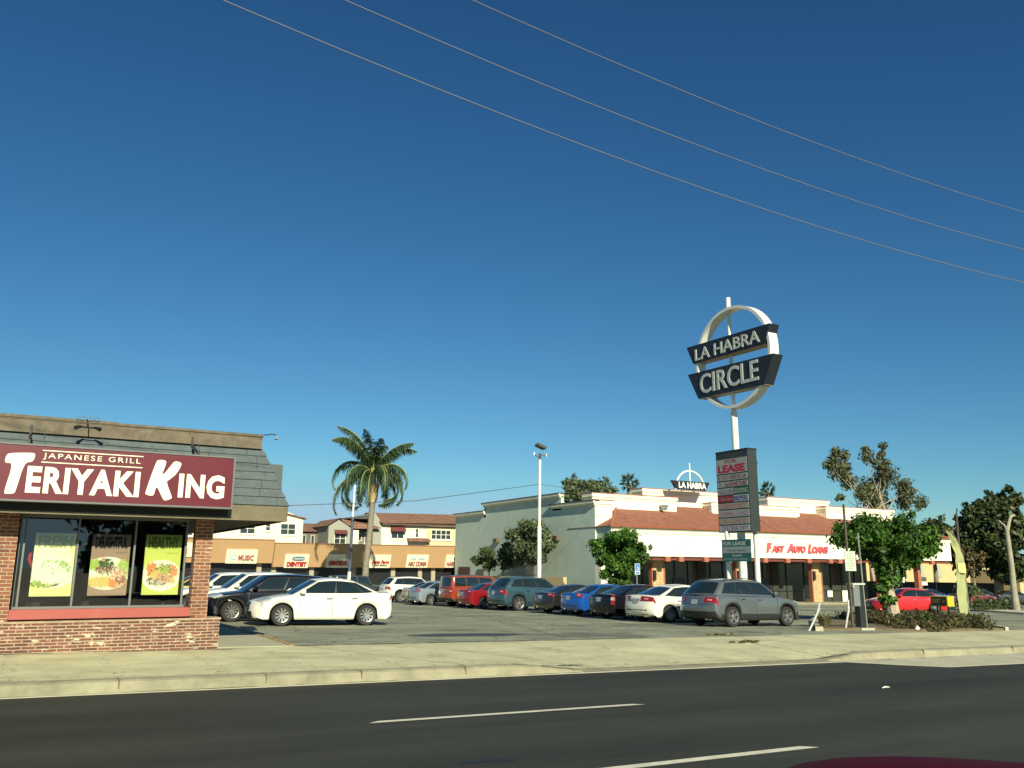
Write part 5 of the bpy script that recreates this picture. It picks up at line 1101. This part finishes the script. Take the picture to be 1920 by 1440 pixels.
# ================================================================== CARS
rubber = mat('tyre_rubber', (.018, .018, .017), .75); trim = mat('car_trim', (.022, .023, .023), .5); chrome = mat('chrome', (.7, .7, .68), .12, metal=1.)
rimm = mat('alloy_rim', (.55, .55, .52), .28, metal=.85); cglass = mat('car_glass', (.012, .020, .020), .03, spec=.8, coat=.5); seam = mat('door_seam', (.03, .03, .03), .6)
hlm = mat('headlight_glass', (.42, .42, .40), .08, coat=1., var=.4, vscale=14); tlm = mat('taillight_red', (.30, .008, .008), .12, coat=1., var=.5, vscale=16); plm = mat('licence_plate', (.34, .36, .38), .4, var=.5, vscale=22)
amber = mat('amber_lens', (.5, .12, .02), .15, coat=1.)
def paint(name, col, metal=0., rough=.25): return mat('paint_' + name, col, rough, metal=metal, coat=1.)
SPECS = {
 'sedan': dict(L=4.62, W=1.77, H=1.49, fo=.93, wb=2.70, r=.325, gc=.19, clad=False,
    per=[(.30, .20), (.12, .21), (.03, .28), (.0, .42), (.0, .54), (.03, .66), (.12, .75), (.36, .83), (.75, .91), (1.12, .965), (1.4, .985), (2.2, .985), (3.0, .99), (3.6, 1.01), (4.0, 1.05), (4.3, 1.06), (4.5, 1.04), (4.57, .95), (4.60, .75), (4.62, .56), (4.60, .40), (4.52, .27), (4.35, .22)],
    cab=(1.02, 4.20, 2.0, 3.30, .86, .60), hump=.06, win=[(.045, .46), (.485, .82), (.835, .95)], wb_z=.94,
    head=((.10, .73), (.50, .86), .55, 1.15, .60), tail=((4.52, 1.02), (4.59, .86), .62, 1.17), grille=((.0, .46), (.04, .70), .42), plate_r=.80),
 'suv': dict(L=4.70, W=1.84, H=1.68, fo=.88, wb=2.79, r=.36, gc=.22, clad=True,
    per=[(.30, .24), (.12, .25), (.03, .34), (.0, .50), (.01, .66), (.05, .80), (.16, .90), (.45, .97), (.9, 1.04), (1.2, 1.08), (1.5, 1.10), (2.4, 1.11), (3.4, 1.13), (4.2, 1.15), (4.50, 1.13), (4.60, 1.02), (4.66, .85), (4.70, .65), (4.69, .48), (4.62, .34), (4.45, .26)],
    cab=(1.10, 4.60, 1.95, 4.05, .90, .67), hump=.05, win=[(.05, .38), (.40, .69), (.705, .92)], wb_z=1.1,
    head=((.10, .84), (.50, .96), .52, 1.13, .7), tail=((4.60, 1.02), (4.66, .88), .52, 1.22), grille=((.01, .60), (.06, .86), .5), plate_r=.84),
 'boxy': dict(L=4.75, W=1.92, H=1.86, fo=.85, wb=2.80, r=.40, gc=.28, clad=True,
    per=[(.22, .30), (.08, .32), (.02, .40), (.0, .56), (.0, .76), (.03, .92), (.12, 1.02), (.5, 1.08), (1.0, 1.12), (1.3, 1.14), (1.6, 1.15), (2.4, 1.16), (3.4, 1.16), (4.3, 1.16), (4.62, 1.15), (4.70, 1.06), (4.73, .85), (4.75, .65), (4.74, .50), (4.66, .38), (4.5, .30)],
    cab=(1.30, 4.72, 1.72, 4.58, .92, .80), hump=.03, win=[(.06, .36), (.40, .66), (.70, .93)], wb_z=1.14,
    head=((.06, .86), (.14, 1.02), .55, 1.05, .7), tail=((4.70, 1.08), (4.74, .80), .78, 1.1), grille=((.0, .70), (.03, .96), .5), plate_r=.90),
 'coupe': dict(L=4.4, W=1.80, H=1.24, fo=.9, wb=2.55, r=.32, gc=.15, clad=False,
    per=[(.30, .16), (.12, .17), (.03, .24), (.0, .36), (.02, .48), (.10, .58), (.5, .68), (1.0, .76), (1.3, .79), (2.0, .80), (3.0, .83), (3.8, .86), (4.2, .85), (4.32, .76), (4.38, .6), (4.4, .45), (4.36, .30), (4.2, .2)],
    cab=(1.15, 4.1, 1.95, 3.5, .84, .66), hump=.05, win=[(.05, .55), (.58, .9)], wb_z=.8,
    head=((.10, .56), (.4, .65), .55, 1.1, .5), tail=((4.25, .82), (4.36, .65), .5, 1.1), grille=((.0, .3), (.03, .5), .4), plate_r=.55),
}
def resamp(P, step):
    P = [Vector(p) for p in P]
    # Catmull-Rom through the points
    out = []
    for i in range(len(P) - 1):
        p0, p1, p2, p3 = P[max(i - 1, 0)], P[i], P[i + 1], P[min(i + 2, len(P) - 1)]
        n = max(2, int((p2 - p1).length / step))
        for k in range(n):
            t = k / n; out.append(.5 * ((2 * p1) + (-p0 + p2) * t + (2 * p0 - 5 * p1 + 4 * p2 - p3) * t * t + (-p0 + 3 * p1 - 3 * p2 + p3) * t ** 3))
    out.append(P[-1]); return out
_wheel = {}
def wheel_meshes(r, spokes, style):
    key = (r, spokes, style)
    if key in _wheel: return _wheel[key]
    w = .105; prof = [(r * .66, -w), (r * .93, -w), (r * .99, -w * .75), (r, -w * .3), (r, w * .3), (r * .99, w * .75), (r * .93, w), (r * .70, w * .95), (r * .66, w * .6)]
    N = 32; mb = MB(); G = [[(p[0] * math.cos(a), p[1], p[0] * math.sin(a)) for p in prof] for a in np.linspace(0, 2 * math.pi, N + 1)]
    mb.grid(G); me1 = mb
    mb = MB(); rr = r * .68
    G = [[(q * math.cos(a), y, q * math.sin(a)) for q, y in ((rr, w * .9), (rr * .98, w * 1.0), (rr * .92, w * .95), (rr * .90, w * .3))] for a in np.linspace(0, 2 * math.pi, N + 1)]
    mb.grid(G, 0)
    mb.add([(rr * .97 * math.cos(a), w * .22, rr * .97 * math.sin(a)) for a in np.linspace(0, 2 * math.pi, N + 1)[:-1]], [tuple(range(N))], 1)
    for k in range(spokes):
        a = 2 * math.pi * k / spokes + .2; d = Vector((math.cos(a), 0, math.sin(a))); q = Vector((-math.sin(a), 0, math.cos(a))); wd = rr * (.13 if style else .09)
        for off in ((0,) if style else (-.06, .06)):
            c0 = q * off * rr * 1.2; mb.add([c0 * 1. - q * wd * .6 + d * rr * .12 + Vector((0, w * .75, 0)), c0 + q * wd * .6 + d * rr * .12 + Vector((0, w * .75, 0)), c0 * 2 + q * wd + d * rr * .95 + Vector((0, w * .9, 0)), c0 * 2 - q * wd + d * rr * .95 + Vector((0, w * .9, 0)),
                    c0 * 1. - q * wd * .6 + d * rr * .12 + Vector((0, w * .35, 0)), c0 + q * wd * .6 + d * rr * .12 + Vector((0, w * .35, 0)), c0 * 2 + q * wd + d * rr * .95 + Vector((0, w * .4, 0)), c0 * 2 - q * wd + d * rr * .95 + Vector((0, w * .4, 0))],
                   [(3, 2, 1, 0), (0, 1, 5, 4), (1, 2, 6, 5), (3, 0, 4, 7)], 0)
    mb.tube([(0, w * .3, 0), (0, w * .85, 0)], rr * .18, 12, 0)
    _wheel[key] = (me1, mb); return _wheel[key]

def car(label, kind, pm, pos, head, cat='car', group='cars parked in the lot', sc=(1, 1, 1), spokes=10, wstyle=1, steer=0., rimmat=None, rails=False, cladm=None, name='parked_car', winmat=None, roofm=None, tailshape=None, whead=None, ground=None, plate=True):
    S = SPECS[kind]; L, W, H = S['L'], S['W'], S['H']; sx, sy, sz = sc
    root = bpy.data.objects.new(name, None); C.objects.link(root); ORG[root] = Vector((0, 0, 0)); tag(root, label, cat, group)
    x, y = pos; z = gz(x, y) if ground is None else ground
    nrm = Vector((.016, .0095 if y > 20 else 0, 1)).normalized()
    fw = Vector((math.cos(R(head)), math.sin(R(head)), 0)); fw = (fw - nrm * fw.dot(nrm)).normalized(); lf = nrm.cross(fw)
    root.matrix_world = Matrix.Translation((x, y, z)) @ Matrix((fw, lf, nrm)).transposed().to_4x4() @ Matrix.Diagonal((sx, sy, sz, 1))
    def T(px, py, pz): return (L / 2 - px, py, pz)          # nose at +x
    P = resamp(S['per'], .055); K = len(P); Rn, Rt = .30, .055
    nr = []
    for i in range(K):
        t = (P[min(i + 1, K - 1)] - P[max(i - 1, 0)]).normalized(); nr.append(Vector((-t.y, t.x)))   # outward for nose->tail over the top
    fa_, ra = S['fo'], S['fo'] + S['wb']; Ra = S['r'] * 1.17; gc = S['gc']
    def bz(px):
        z_ = gc
        for c in (fa_, ra):
            d = Ra * Ra - (px - c) ** 2
            if d > 0: z_ = max(z_, S['r'] + math.sqrt(d) * .97)
        return z_
    E = [Vector((p.x - n.x * Rn * (1 if p.x < 1 else .55), p.y - n.y * Rt)) for p, n in zip(P, nr)]
    x0, x1 = .34, L - .34; iN = next(i for i in range(K) if E[i].x > .62 and P[i].y > .6); iT = max(i for i in range(K) if E[i].x < L - .60 and P[i].y > .6)
    BX = []
    for i in range(K):
        if i < iN: BX.append(x0 + (E[iN].x - x0) * (i / iN))
        elif i > iT: BX.append(E[iT].x + (x1 - E[iT].x) * ((i - iT) / (K - 1 - iT)))
        else: BX.append(E[i].x)
    def S3(kf, u):
        kf = min(max(kf, 0), K - 1.001); i = int(kf); t = kf - i; s = 1 if u >= 0 else -1; a = abs(u)
        p = P[i].lerp(P[i + 1], t); n = nr[i].lerp(nr[i + 1], t); e = E[i].lerp(E[i + 1], t); bx = BX[i] * (1 - t) + BX[i + 1] * t
        if a <= 1:
            q = p + (e - p) * a ** 3.2; return Vector(T(q.x, s * (W / 2 - .045) * a, q.y))
        j = a - 1; zb = bz(bx); px = e.x + (bx - e.x) * min(1, j * 1.15); 
        if j > .87: px = bx
        pz = e.y + (zb - e.y) * j; yy = W / 2 - .045 + .045 * math.sin(math.pi * min(1, (j + .04) * .95)) ** .5 - .03 * max(0, j - .55)
        return Vector(T(px, s * yy, pz))
    def kf_of(px, pz):
        b, d = 0, 1e9
        for i, p in enumerate(P):
            q = (p.x - px) ** 2 + (p.y - pz) ** 2
            if q < d: b, d = i, q
        return b
    us = [-2, -1.87, -1.72, -1.56, -1.4, -1.26, -1.12, -1.04, -1, -.94, -.8, -.55, -.25]; us = us + [0] + [-u for u in us[::-1]]
    mb = MB(); G = [[S3(k, u) for u in us] for k in range(K)]
    nC = len(us) - 1
    V = [p for row_ in G for p in row_]; c = len(us); Fp = []; Fc = []
    for i in range(K - 1):
        for j in range(nC):
            f = (i * c + j, (i + 1) * c + j, (i + 1) * c + j + 1, i * c + j + 1)
            low = min(abs(us[j]), abs(us[j + 1])) >= 1.70
            bumper = S['clad'] and (i < 8 or P[i].x > L - .3 and P[i].y < .55)
            (Fc if (S['clad'] and (low or bumper)) else Fp).append(f)
    k0 = len(mb.v); mb.v += [tuple(v) for v in V]; mb.f += Fp + Fc; mb.m += [0] * len(Fp) + [1] * len(Fc)
    # inner lips of the wheel arches and a dark floor pan
    for s in (0, c - 1):
        mb.grid([[G[i][s], G[i][s] * 1. + Vector((0, (.16 if s == 0 else -.16), 0))] for i in range(K)], 1)
    mb.box(-L / 2 + .30, L / 2 - .30, -W / 2 + .27, W / 2 - .27, gc + .02, .62, 1)
    # cabin shell
    f0, r0, f1, r1, wbt, wrf = S['cab']; per_top = lambda px: np.interp(px, [p.x for p in P[iN - 4:iT + 5]], [p.y for p in P[iN - 4:iT + 5]])
    bowf, bowr = .22, .16; hz = H
    def cabpt(seg, t, s):
        """seg 0 front, 1 right(-y), 2 rear, 3 left; s from belt 0 to roof 1"""
        if seg in (1, 3):
            sg = -1 if seg == 1 else 1
            bx = f0 + bowf + (r0 - bowr - f0 - bowf) * t; rx = f1 + .10 + (r1 - .08 - f1 - .10) * t
            by, ry = wbt - .03 * (2 * t - 1) ** 2 - (.07 * max(0, t - .6)), wrf
            bzv = float(per_top(bx)) - .05; rz = hz - .05 - .10 * ((t - .45) * 1.6) ** 2
            q = Vector((bx + (rx - bx) * s, 0, 0)); yy = by + (ry - by) * s + .035 * math.sin(math.pi * s); zz = bzv + (rz - bzv) * s
            return Vector(T(q.x, sg * yy, zz))
        if seg == 0:
            v = 2 * t - 1; A = cabpt(3 if v > 0 else 1, 0, s); y_ = A.y * abs(v) ; bow = (bowf * (1 - s) + .10 * s) * (1 - v * v)
            bump = .05 * s * (1 - v * v) + .01 * math.sin(math.pi * s)
            return Vector((A.x + bow, y_, A.z + bump * 1. + (float(per_top(f0)) - .05 - float(per_top(f0 + bowf)) + .05) * (1 - s) * (1 - v * v)))
        v = 2 * t - 1; A = cabpt(3 if v > 0 else 1, 1, s); bow = (bowr * (1 - s) + .08 * s) * (1 - v * v)
        return Vector((A.x - bow, A.y * abs(v), A.z + .05 * s * (1 - v * v)))
    rows = [0, .12, .3, .5, .7, .86, .95, 1]; nS = 15; nF = 8
    for sg in (1, 3): mb.grid([[cabpt(sg, t, s) for t in np.linspace(0, 1, nS)] for s in rows], 0, flip=(sg == 3))
    for sg in (0, 2): mb.grid([[cabpt(sg, t, s) for t in np.linspace(0, 1, nF * 2 + 1)] for s in rows], 0, flip=(sg == 0))
    rm_i = 2 if roofm else 0
    vv = np.linspace(-1, 1, nF * 2 + 1); roofg = []
    for i, t in enumerate(np.linspace(0, 1, nS)):
        A = cabpt(3, t, 1); kf_ = 1 - t; row_ = []
        for v in vv:
            edge = 1 - v * v; x_ = A.x + .10 * edge * max(0, 1 - t * 4) - .08 * edge * max(0, 1 - (1 - t) * 4)
            row_.append(Vector((x_, A.y * v, A.z + .05 * edge)))
        roofg.append(row_)
    mb.grid(roofg, rm_i, flip=True)
    body = mb.build('body', [pm, cladm or trim] + ([roofm] if roofm else []), root, merge=True, smooth=2)
    # patches lying on the skin
    def patch(fn, us_, vs_, off, thick=.0):
        G = []; 
        for v in vs_:
            r_ = []
            for u in us_:
                p = fn(u, v); e1 = fn(u + .01, v) - fn(u - .01, v); e2 = fn(u, v + .01) - fn(u, v - .01); n = e1.cross(e2)
                n = n.normalized() if n.length > 1e-9 else Vector((0, 0, 1))
                cc = Vector((0, 0, .5 * H)); 
                if n.dot(p - cc) < 0: n = -n
                r_.append(p + n * off)
            G.append(r_)
        return G
    wm = winmat or cglass
    def glass(seg, t0, t1, s0, s1, nm, n=9):
        return MB().grid(patch(lambda u, v: cabpt(seg, u, v), np.linspace(t0, t1, n), np.linspace(s0, s1, 6), .006)).build(nm, wm, root, smooth=2)
    glass(0, .055, .945, .06, .93, 'windshield', 15); glass(2, .07, .93, .12 if kind == 'sedan' else .10, .90, 'rear_window', 15)
    for sg in (1, 3):
        MB().grid([[p_ for p_ in r_] for r_ in patch(lambda u, v: cabpt(sg, u, v), np.linspace(S['win'][0][0] - .012, S['win'][-1][1] + .012, 15), np.linspace(.115, .885, 6), .003)]).build('window_surround', trim, root, smooth=2)
        for k_, (a, b) in enumerate(S['win']): glass(sg, a, b, .13, .86, 'side_window')
    def skin(ka, kb, u0, u1, nm, m, off=.008, n=9, nk=7):
        return MB().grid(patch(lambda u, v: S3(v, u), np.linspace(u0, u1, n), np.linspace(ka, kb, nk), off)).build(nm, m, root, smooth=2)
    (a, b, u0, u1, _z) = S['head'];
    for s in (-1, 1): skin(kf_of(*a), kf_of(*b), s * u0, s * u1, 'headlight', hlm)
    tl = tailshape or S['tail']; (a, b, u0, u1) = tl
    for s in (-1, 1): skin(kf_of(*a), kf_of(*b), s * u0, s * u1, 'taillight', tlm, .010)
    a, b, u = S['grille']; skin(kf_of(*a), kf_of(*b), -u, u, 'grille', trim, .010)
    kk = kf_of(.03, .28); skin(kk - 1.5, kk + 2.2, -.62, .62, 'lower_grille', trim, .009)
    if plate:
        ii = kf_of(L, S['plate_r']); skin(ii - 1.3, ii + 1.3, -.19, .19, 'rear_plate', plm, .016, 5, 4)
        ii = kf_of(0, .46); skin(ii - 1.2, ii + 1.2, -.18, .18, 'front_plate', plm, .018, 5, 4)
    for s in (-1, 1):   # lamp inner details, exhaust and a sill line
        ka_, kb_ = kf_of(*tl[0]), kf_of(*tl[1]); um = (tl[2] + min(1.0, tl[3])) / 2
        MB().grid(patch(lambda u, v: S3(v, u), np.linspace(s * (um - .09), s * (um + .10), 5), np.linspace(ka_ + (kb_ - ka_) * .42, ka_ + (kb_ - ka_) * .66, 3), .014)).build('reverse_lamp', hlm, root, smooth=2)
        MB().tube([T(L - .28, s * W * .30, gc + .05), T(L - .02, s * W * .30, gc + .05)], .035, 8).build('exhaust', chrome, root)
    ii = kf_of(L - .01, (S['plate_r'] + .30) * .72); MB().grid(patch(lambda u, v: S3(v, u), np.linspace(-.95, .95, 19), [ii - .12, ii + .12], .004)).build('bumper_seam', seam, body)
    ii = kf_of(L - .06, S['plate_r'] + .09); MB().grid(patch(lambda u, v: S3(v, u), np.linspace(-.30, .30, 7), [ii - .2, ii + .35], .012)).build('tail_trim', chrome, root, smooth=2)
    ii = kf_of(L - .02, .36); MB().grid(patch(lambda u, v: S3(v, u), np.linspace(-.72, .72, 13), [ii - 1.2, ii + 1.6], .006)).build('rear_valance', trim, root, smooth=2)
    # door seams and handles
    mb = MB(); f0x = fa_ + Ra + .12; xs_ = [f0x, (f0x + ra) / 2 - .02, ra - .22 + (.1 if kind == 'sedan' else .02)] if kind != 'coupe' else [f0x, ra - .3]
    for px in xs_:
        i = min(range(K), key=lambda q: abs(E[q].x - px) + (9 if P[q].y < .7 else 0)); 
        for s in (-1, 1): mb.grid(patch(lambda u, v: S3(v, u), [s * q for q in (1.02, 1.2, 1.4, 1.6, 1.8, 1.9)], [i - .14, i + .14], .004))
    mb.build('door_seams', seam, body)
    for s in (-1, 1):
        for px in (xs_[1] - .16, xs_[-1] - .30):
            i = min(range(K), key=lambda q: abs(E[q].x - px) + (9 if P[q].y < .7 else 0)); p = S3(i, s * 1.13)
            MB().obox(p + Vector((0, s * .018, 0)), (.095, 0, 0), (0, .015, 0), (0, 0, .016)).build('door_handle', chrome if kind != 'coupe' else pm, root)
        p = cabpt(3 if s > 0 else 1, .03, .12); q = p + Vector((-.08, s * .14, .05))
        mb = MB(); mb.tube([q + Vector((-.09, 0, 0)), q + Vector((-.04, 0, 0)), q + Vector((.03, 0, 0)), q + Vector((.08, 0, -.01))], [.06, .085, .08, .03], 10)
        mb.tube([p + Vector((-.08, 0, -.02)), q + Vector((-.02, 0, -.03))], .03, 6)
        mb.build('side_mirror', pm, root, smooth=True)
    if rails:
        for s in (-1, 1): MB().tube([cabpt(3 if s > 0 else 1, t, 1) + Vector((0, -s * .02, .015 + .04 * min(1, 8 * t, 8 * (1 - t)))) for t in np.linspace(.06, .96, 12)], .016, 6).build('roof_rail', trim, root)
    # wheels
    t1, t2 = wheel_meshes(S['r'], spokes, wstyle)
    for px in (fa_, ra):
        for s in (-1, 1):
            ang = R(steer) if px == fa_ else 0
            M = Matrix.Translation(T(px, s * (W / 2 - .125), S['r'])) @ Matrix.Rotation(ang, 4, 'Z') @ (Matrix.Identity(4) if s > 0 else Matrix.Rotation(math.pi, 4, 'Z'))
            a_ = MB(); a_.v = [tuple(M @ Vector(v)) for v in t1.v]; a_.f = t1.f; a_.m = t1.m; wo_ = a_.build('wheel', rubber, root, smooth=True)
            b_2 = MB(); b_2.v = [tuple(M @ Vector(v)) for v in t2.v]; b_2.f = t2.f; b_2.m = t2.m; b_2.build('rim', [rimmat or rimm, trim], wo_)
    return root

white = paint('white', (.80, .79, .66), 0, .3); black = mat('paint_black', (.006, .006, .008), .22, spec=.4, coat=.35); silver = paint('silver', (.34, .36, .36), .35, .3)
GL = 'cars parked along the left side'; GR = 'cars parked in the row beside the lot'; GF = 'cars parked at the far right'
# left group (noses towards the restaurant)
car('white compact sedan parked nearest the street with its nose behind the brick post', 'sedan', white, (8.72, 28.0), 180 - 3.5, group=GL, spokes=10)
car('glossy black crossover parked just behind the white compact sedan', 'suv', black, (7.9, 31.0), 180 - 3, group=GL, steer=10, sc=(1, 1, .95))
car('white crossover parked behind the black crossover', 'suv', white, (7.9, 34.0), 180 - 2, group=GL)
car('white pickup front seen in the gap beside the brick post', 'suv', white, (7.55, 37.3), 180, group=GL)
car('yellow taxi seen in the gap beside the brick post', 'sedan', paint('yellow', (.75, .42, .01)), (7.6, 44.5), 180, group=GL, sc=(1, 1, 1.05))
car('dark blue car roof glimpsed beside the white crossover', 'sedan', paint('darkblue', (.02, .05, .07)), (10.5, 47), 180, group=GL)
# right row, tails towards the lot
car('silver grey crossover with black roof rails, nearest the street in the row', 'suv', paint('grey', (.17, .195, .205), .5, .26), (23.55, 24.25), 2, group=GR, rails=True, spokes=5, wstyle=0)
car('white sedan with long red tail lamps left of the silver grey crossover', 'sedan', paint('pearl', (.74, .74, .64)), (23.6, 27.6), 1, group=GR, sc=(1.05, 1.03, .98), tailshape=((4.50, .98), (4.60, .80), .36, 1.2))
car('black luxury sedan with tall vertical red tail lamps', 'sedan', black, (23.75, 30.4), 1, group=GR, sc=(1.02, 1.02, .97), tailshape=((4.45, 1.03), (4.62, .62), .86, 1.05))
car('bright blue sedan in the middle of the row', 'sedan', paint('blue', (.012, .10, .42), .3, .22), (24.3, 33.5), 1, group=GR, sc=(1.04, 1.03, .97))
car('black compact sedan left of the bright blue sedan', 'sedan', paint('black2', (.014, .014, .014)), (24.5, 36.4), 1, group=GR, sc=(1., 1.02, .95))
car('steel blue large crossover with five spoke wheels', 'suv', paint('steelblue', (.06, .13, .165), .5, .25), (24.3, 40.6), 1, group=GR, sc=(1.04, 1.07, 1.06), spokes=5, wstyle=0, cladm=paint('steelblue2', (.04, .08, .10), .5, .25))
car('dark red sedan left of the steel blue crossover', 'sedan', paint('red', (.30, .012, .02), .3, .2), (23.9, 43.8), 1, group=GR, sc=(.98, 1, .97))
car('boxy orange and black off road vehicle', 'boxy', paint('orange', (.27, .045, .016), .1, .3), (24.5, 47.4), 1, group=GR, roofm=black, sc=(1, 1, 1))
car('pale silver blue sedan with rounded tail', 'sedan', paint('silverblue', (.30, .37, .42), .45, .28), (23.6, 50.2), 2, group=GR)
car('champagne white sedan behind the silver blue sedan', 'sedan', paint('champagne', (.58, .57, .47), .2, .3), (24.6, 53.5), 1, group=GR)
car('white large off road wagon with roof rack at the far end of the row', 'suv', white, (24.6, 57.6), 2, group=GR, sc=(1.02, 1.02, 1.06), rails=True)
car('dark grey wagon behind the white off road wagon', 'boxy', paint('charcoal', (.03, .035, .04)), (23.5, 66), 1, group=GR)
car('small dark car half hidden in front of the tan mall', 'sedan', paint('night', (.02, .03, .035)), (34, 66), 40, group=GR)
# far right cars
car('bright red sedan behind the planter tree', 'sedan', paint('brightred', (.55, .012, .018), .05, .25), (46.1, 33.9), 156, group=GF, cat='car')
car('dark blue sedan beyond the red sedan', 'sedan', paint('royal', (.02, .05, .22), .3), (83.5, 58.2), -28, group=GF)
car('maroon sedan glimpsed behind the dark blue sedan', 'sedan', paint('maroonc', (.16, .02, .02)), (88, 56.6), -28, group=GF)
car('grey green sedan right of the feather flag', 'sedan', paint('greygreen', (.12, .15, .13), .4), (93.5, 59.2), -28, group=GF)
car('dark green minivan behind the grey green sedan', 'suv', paint('darkgreen', (.02, .05, .05), .3), (97.5, 61.8), -28, group=GF)
car('dark hatchback parked at the far right before the fence', 'sedan', paint('dk2', (.03, .035, .035)), (93, 55.2), -28, group=GF)
# the camera car's own door mirror in the bottom right corner
om = thing('door_mirror', 'dark red car door mirror with black glass at the bottom right corner', 'door mirror', (.70, .46, 1.2))
wine = mat('wine_shell', (.05, .003, .008), .6, spec=.08)
c = Vector((.715, .455, 1.330)); A_ = Vector((.66, -.75, 0)).normalized(); B_ = Vector((.75, .66, 0)).normalized(); Z_ = Vector((0, 0, 1))
def sup(a, b, e): return (math.copysign(abs(math.cos(a)) ** e, math.cos(a)), math.copysign(abs(math.sin(a)) ** e, math.sin(a)))
G = []
for v in np.linspace(-math.pi / 2, math.pi / 2, 17):
    cv, sv_ = sup(v, 0, .45); row_ = []
    for u in np.linspace(0, 2 * math.pi, 41):
        cu, su = sup(u, 0, .55); row_.append(c + A_ * .205 * cu * cv + B_ * .055 * su * cv + Z_ * (.085 * sv_ - .012 * (cu * cv) ** 2))
    G.append(row_)
MB().grid(G).build('housing', wine, om, smooth=2, merge=True)
q = c - B_ * .057 - Z_ * .012
MB().obox(q, A_ * .15, B_ * .003, Z_ * .062).build('mirror_glass', darkglass, om, bevel=.002)
MB().tube([c + A_ * .12 - Z_ * .06, c + A_ * .20 - Z_ * .10, c + A_ * .26 - Z_ * .14], [.04, .035, .04], 10).build('arm', blackm, om, smooth=True)
# street trees across the road behind the camera: they darken what the shop window mirrors
for k, (x, y, r, zc, lab) in enumerate(((-22, -34, 5, 4.6, 'farthest left'), (-9, -32, 5, 4.8, 'second from the left'), (8, -31, 5.4, 5.0, 'third from the left'), (19, -33, 5, 4.6, 'fourth from the left'), (33, -34, 5.5, 4.6, 'farthest right'))):
    tree('street tree across the road behind the camera, ' + lab, (x, y), [(x, y, 1.5), (x, y, 2.6)], [((x, y, zc), (r, 3.5, 3.4), 46, 60, 1.5)], G_MATS['dark'], bark, seed=50 + k, lsize=.55, tr=.3, group='street trees across the road')
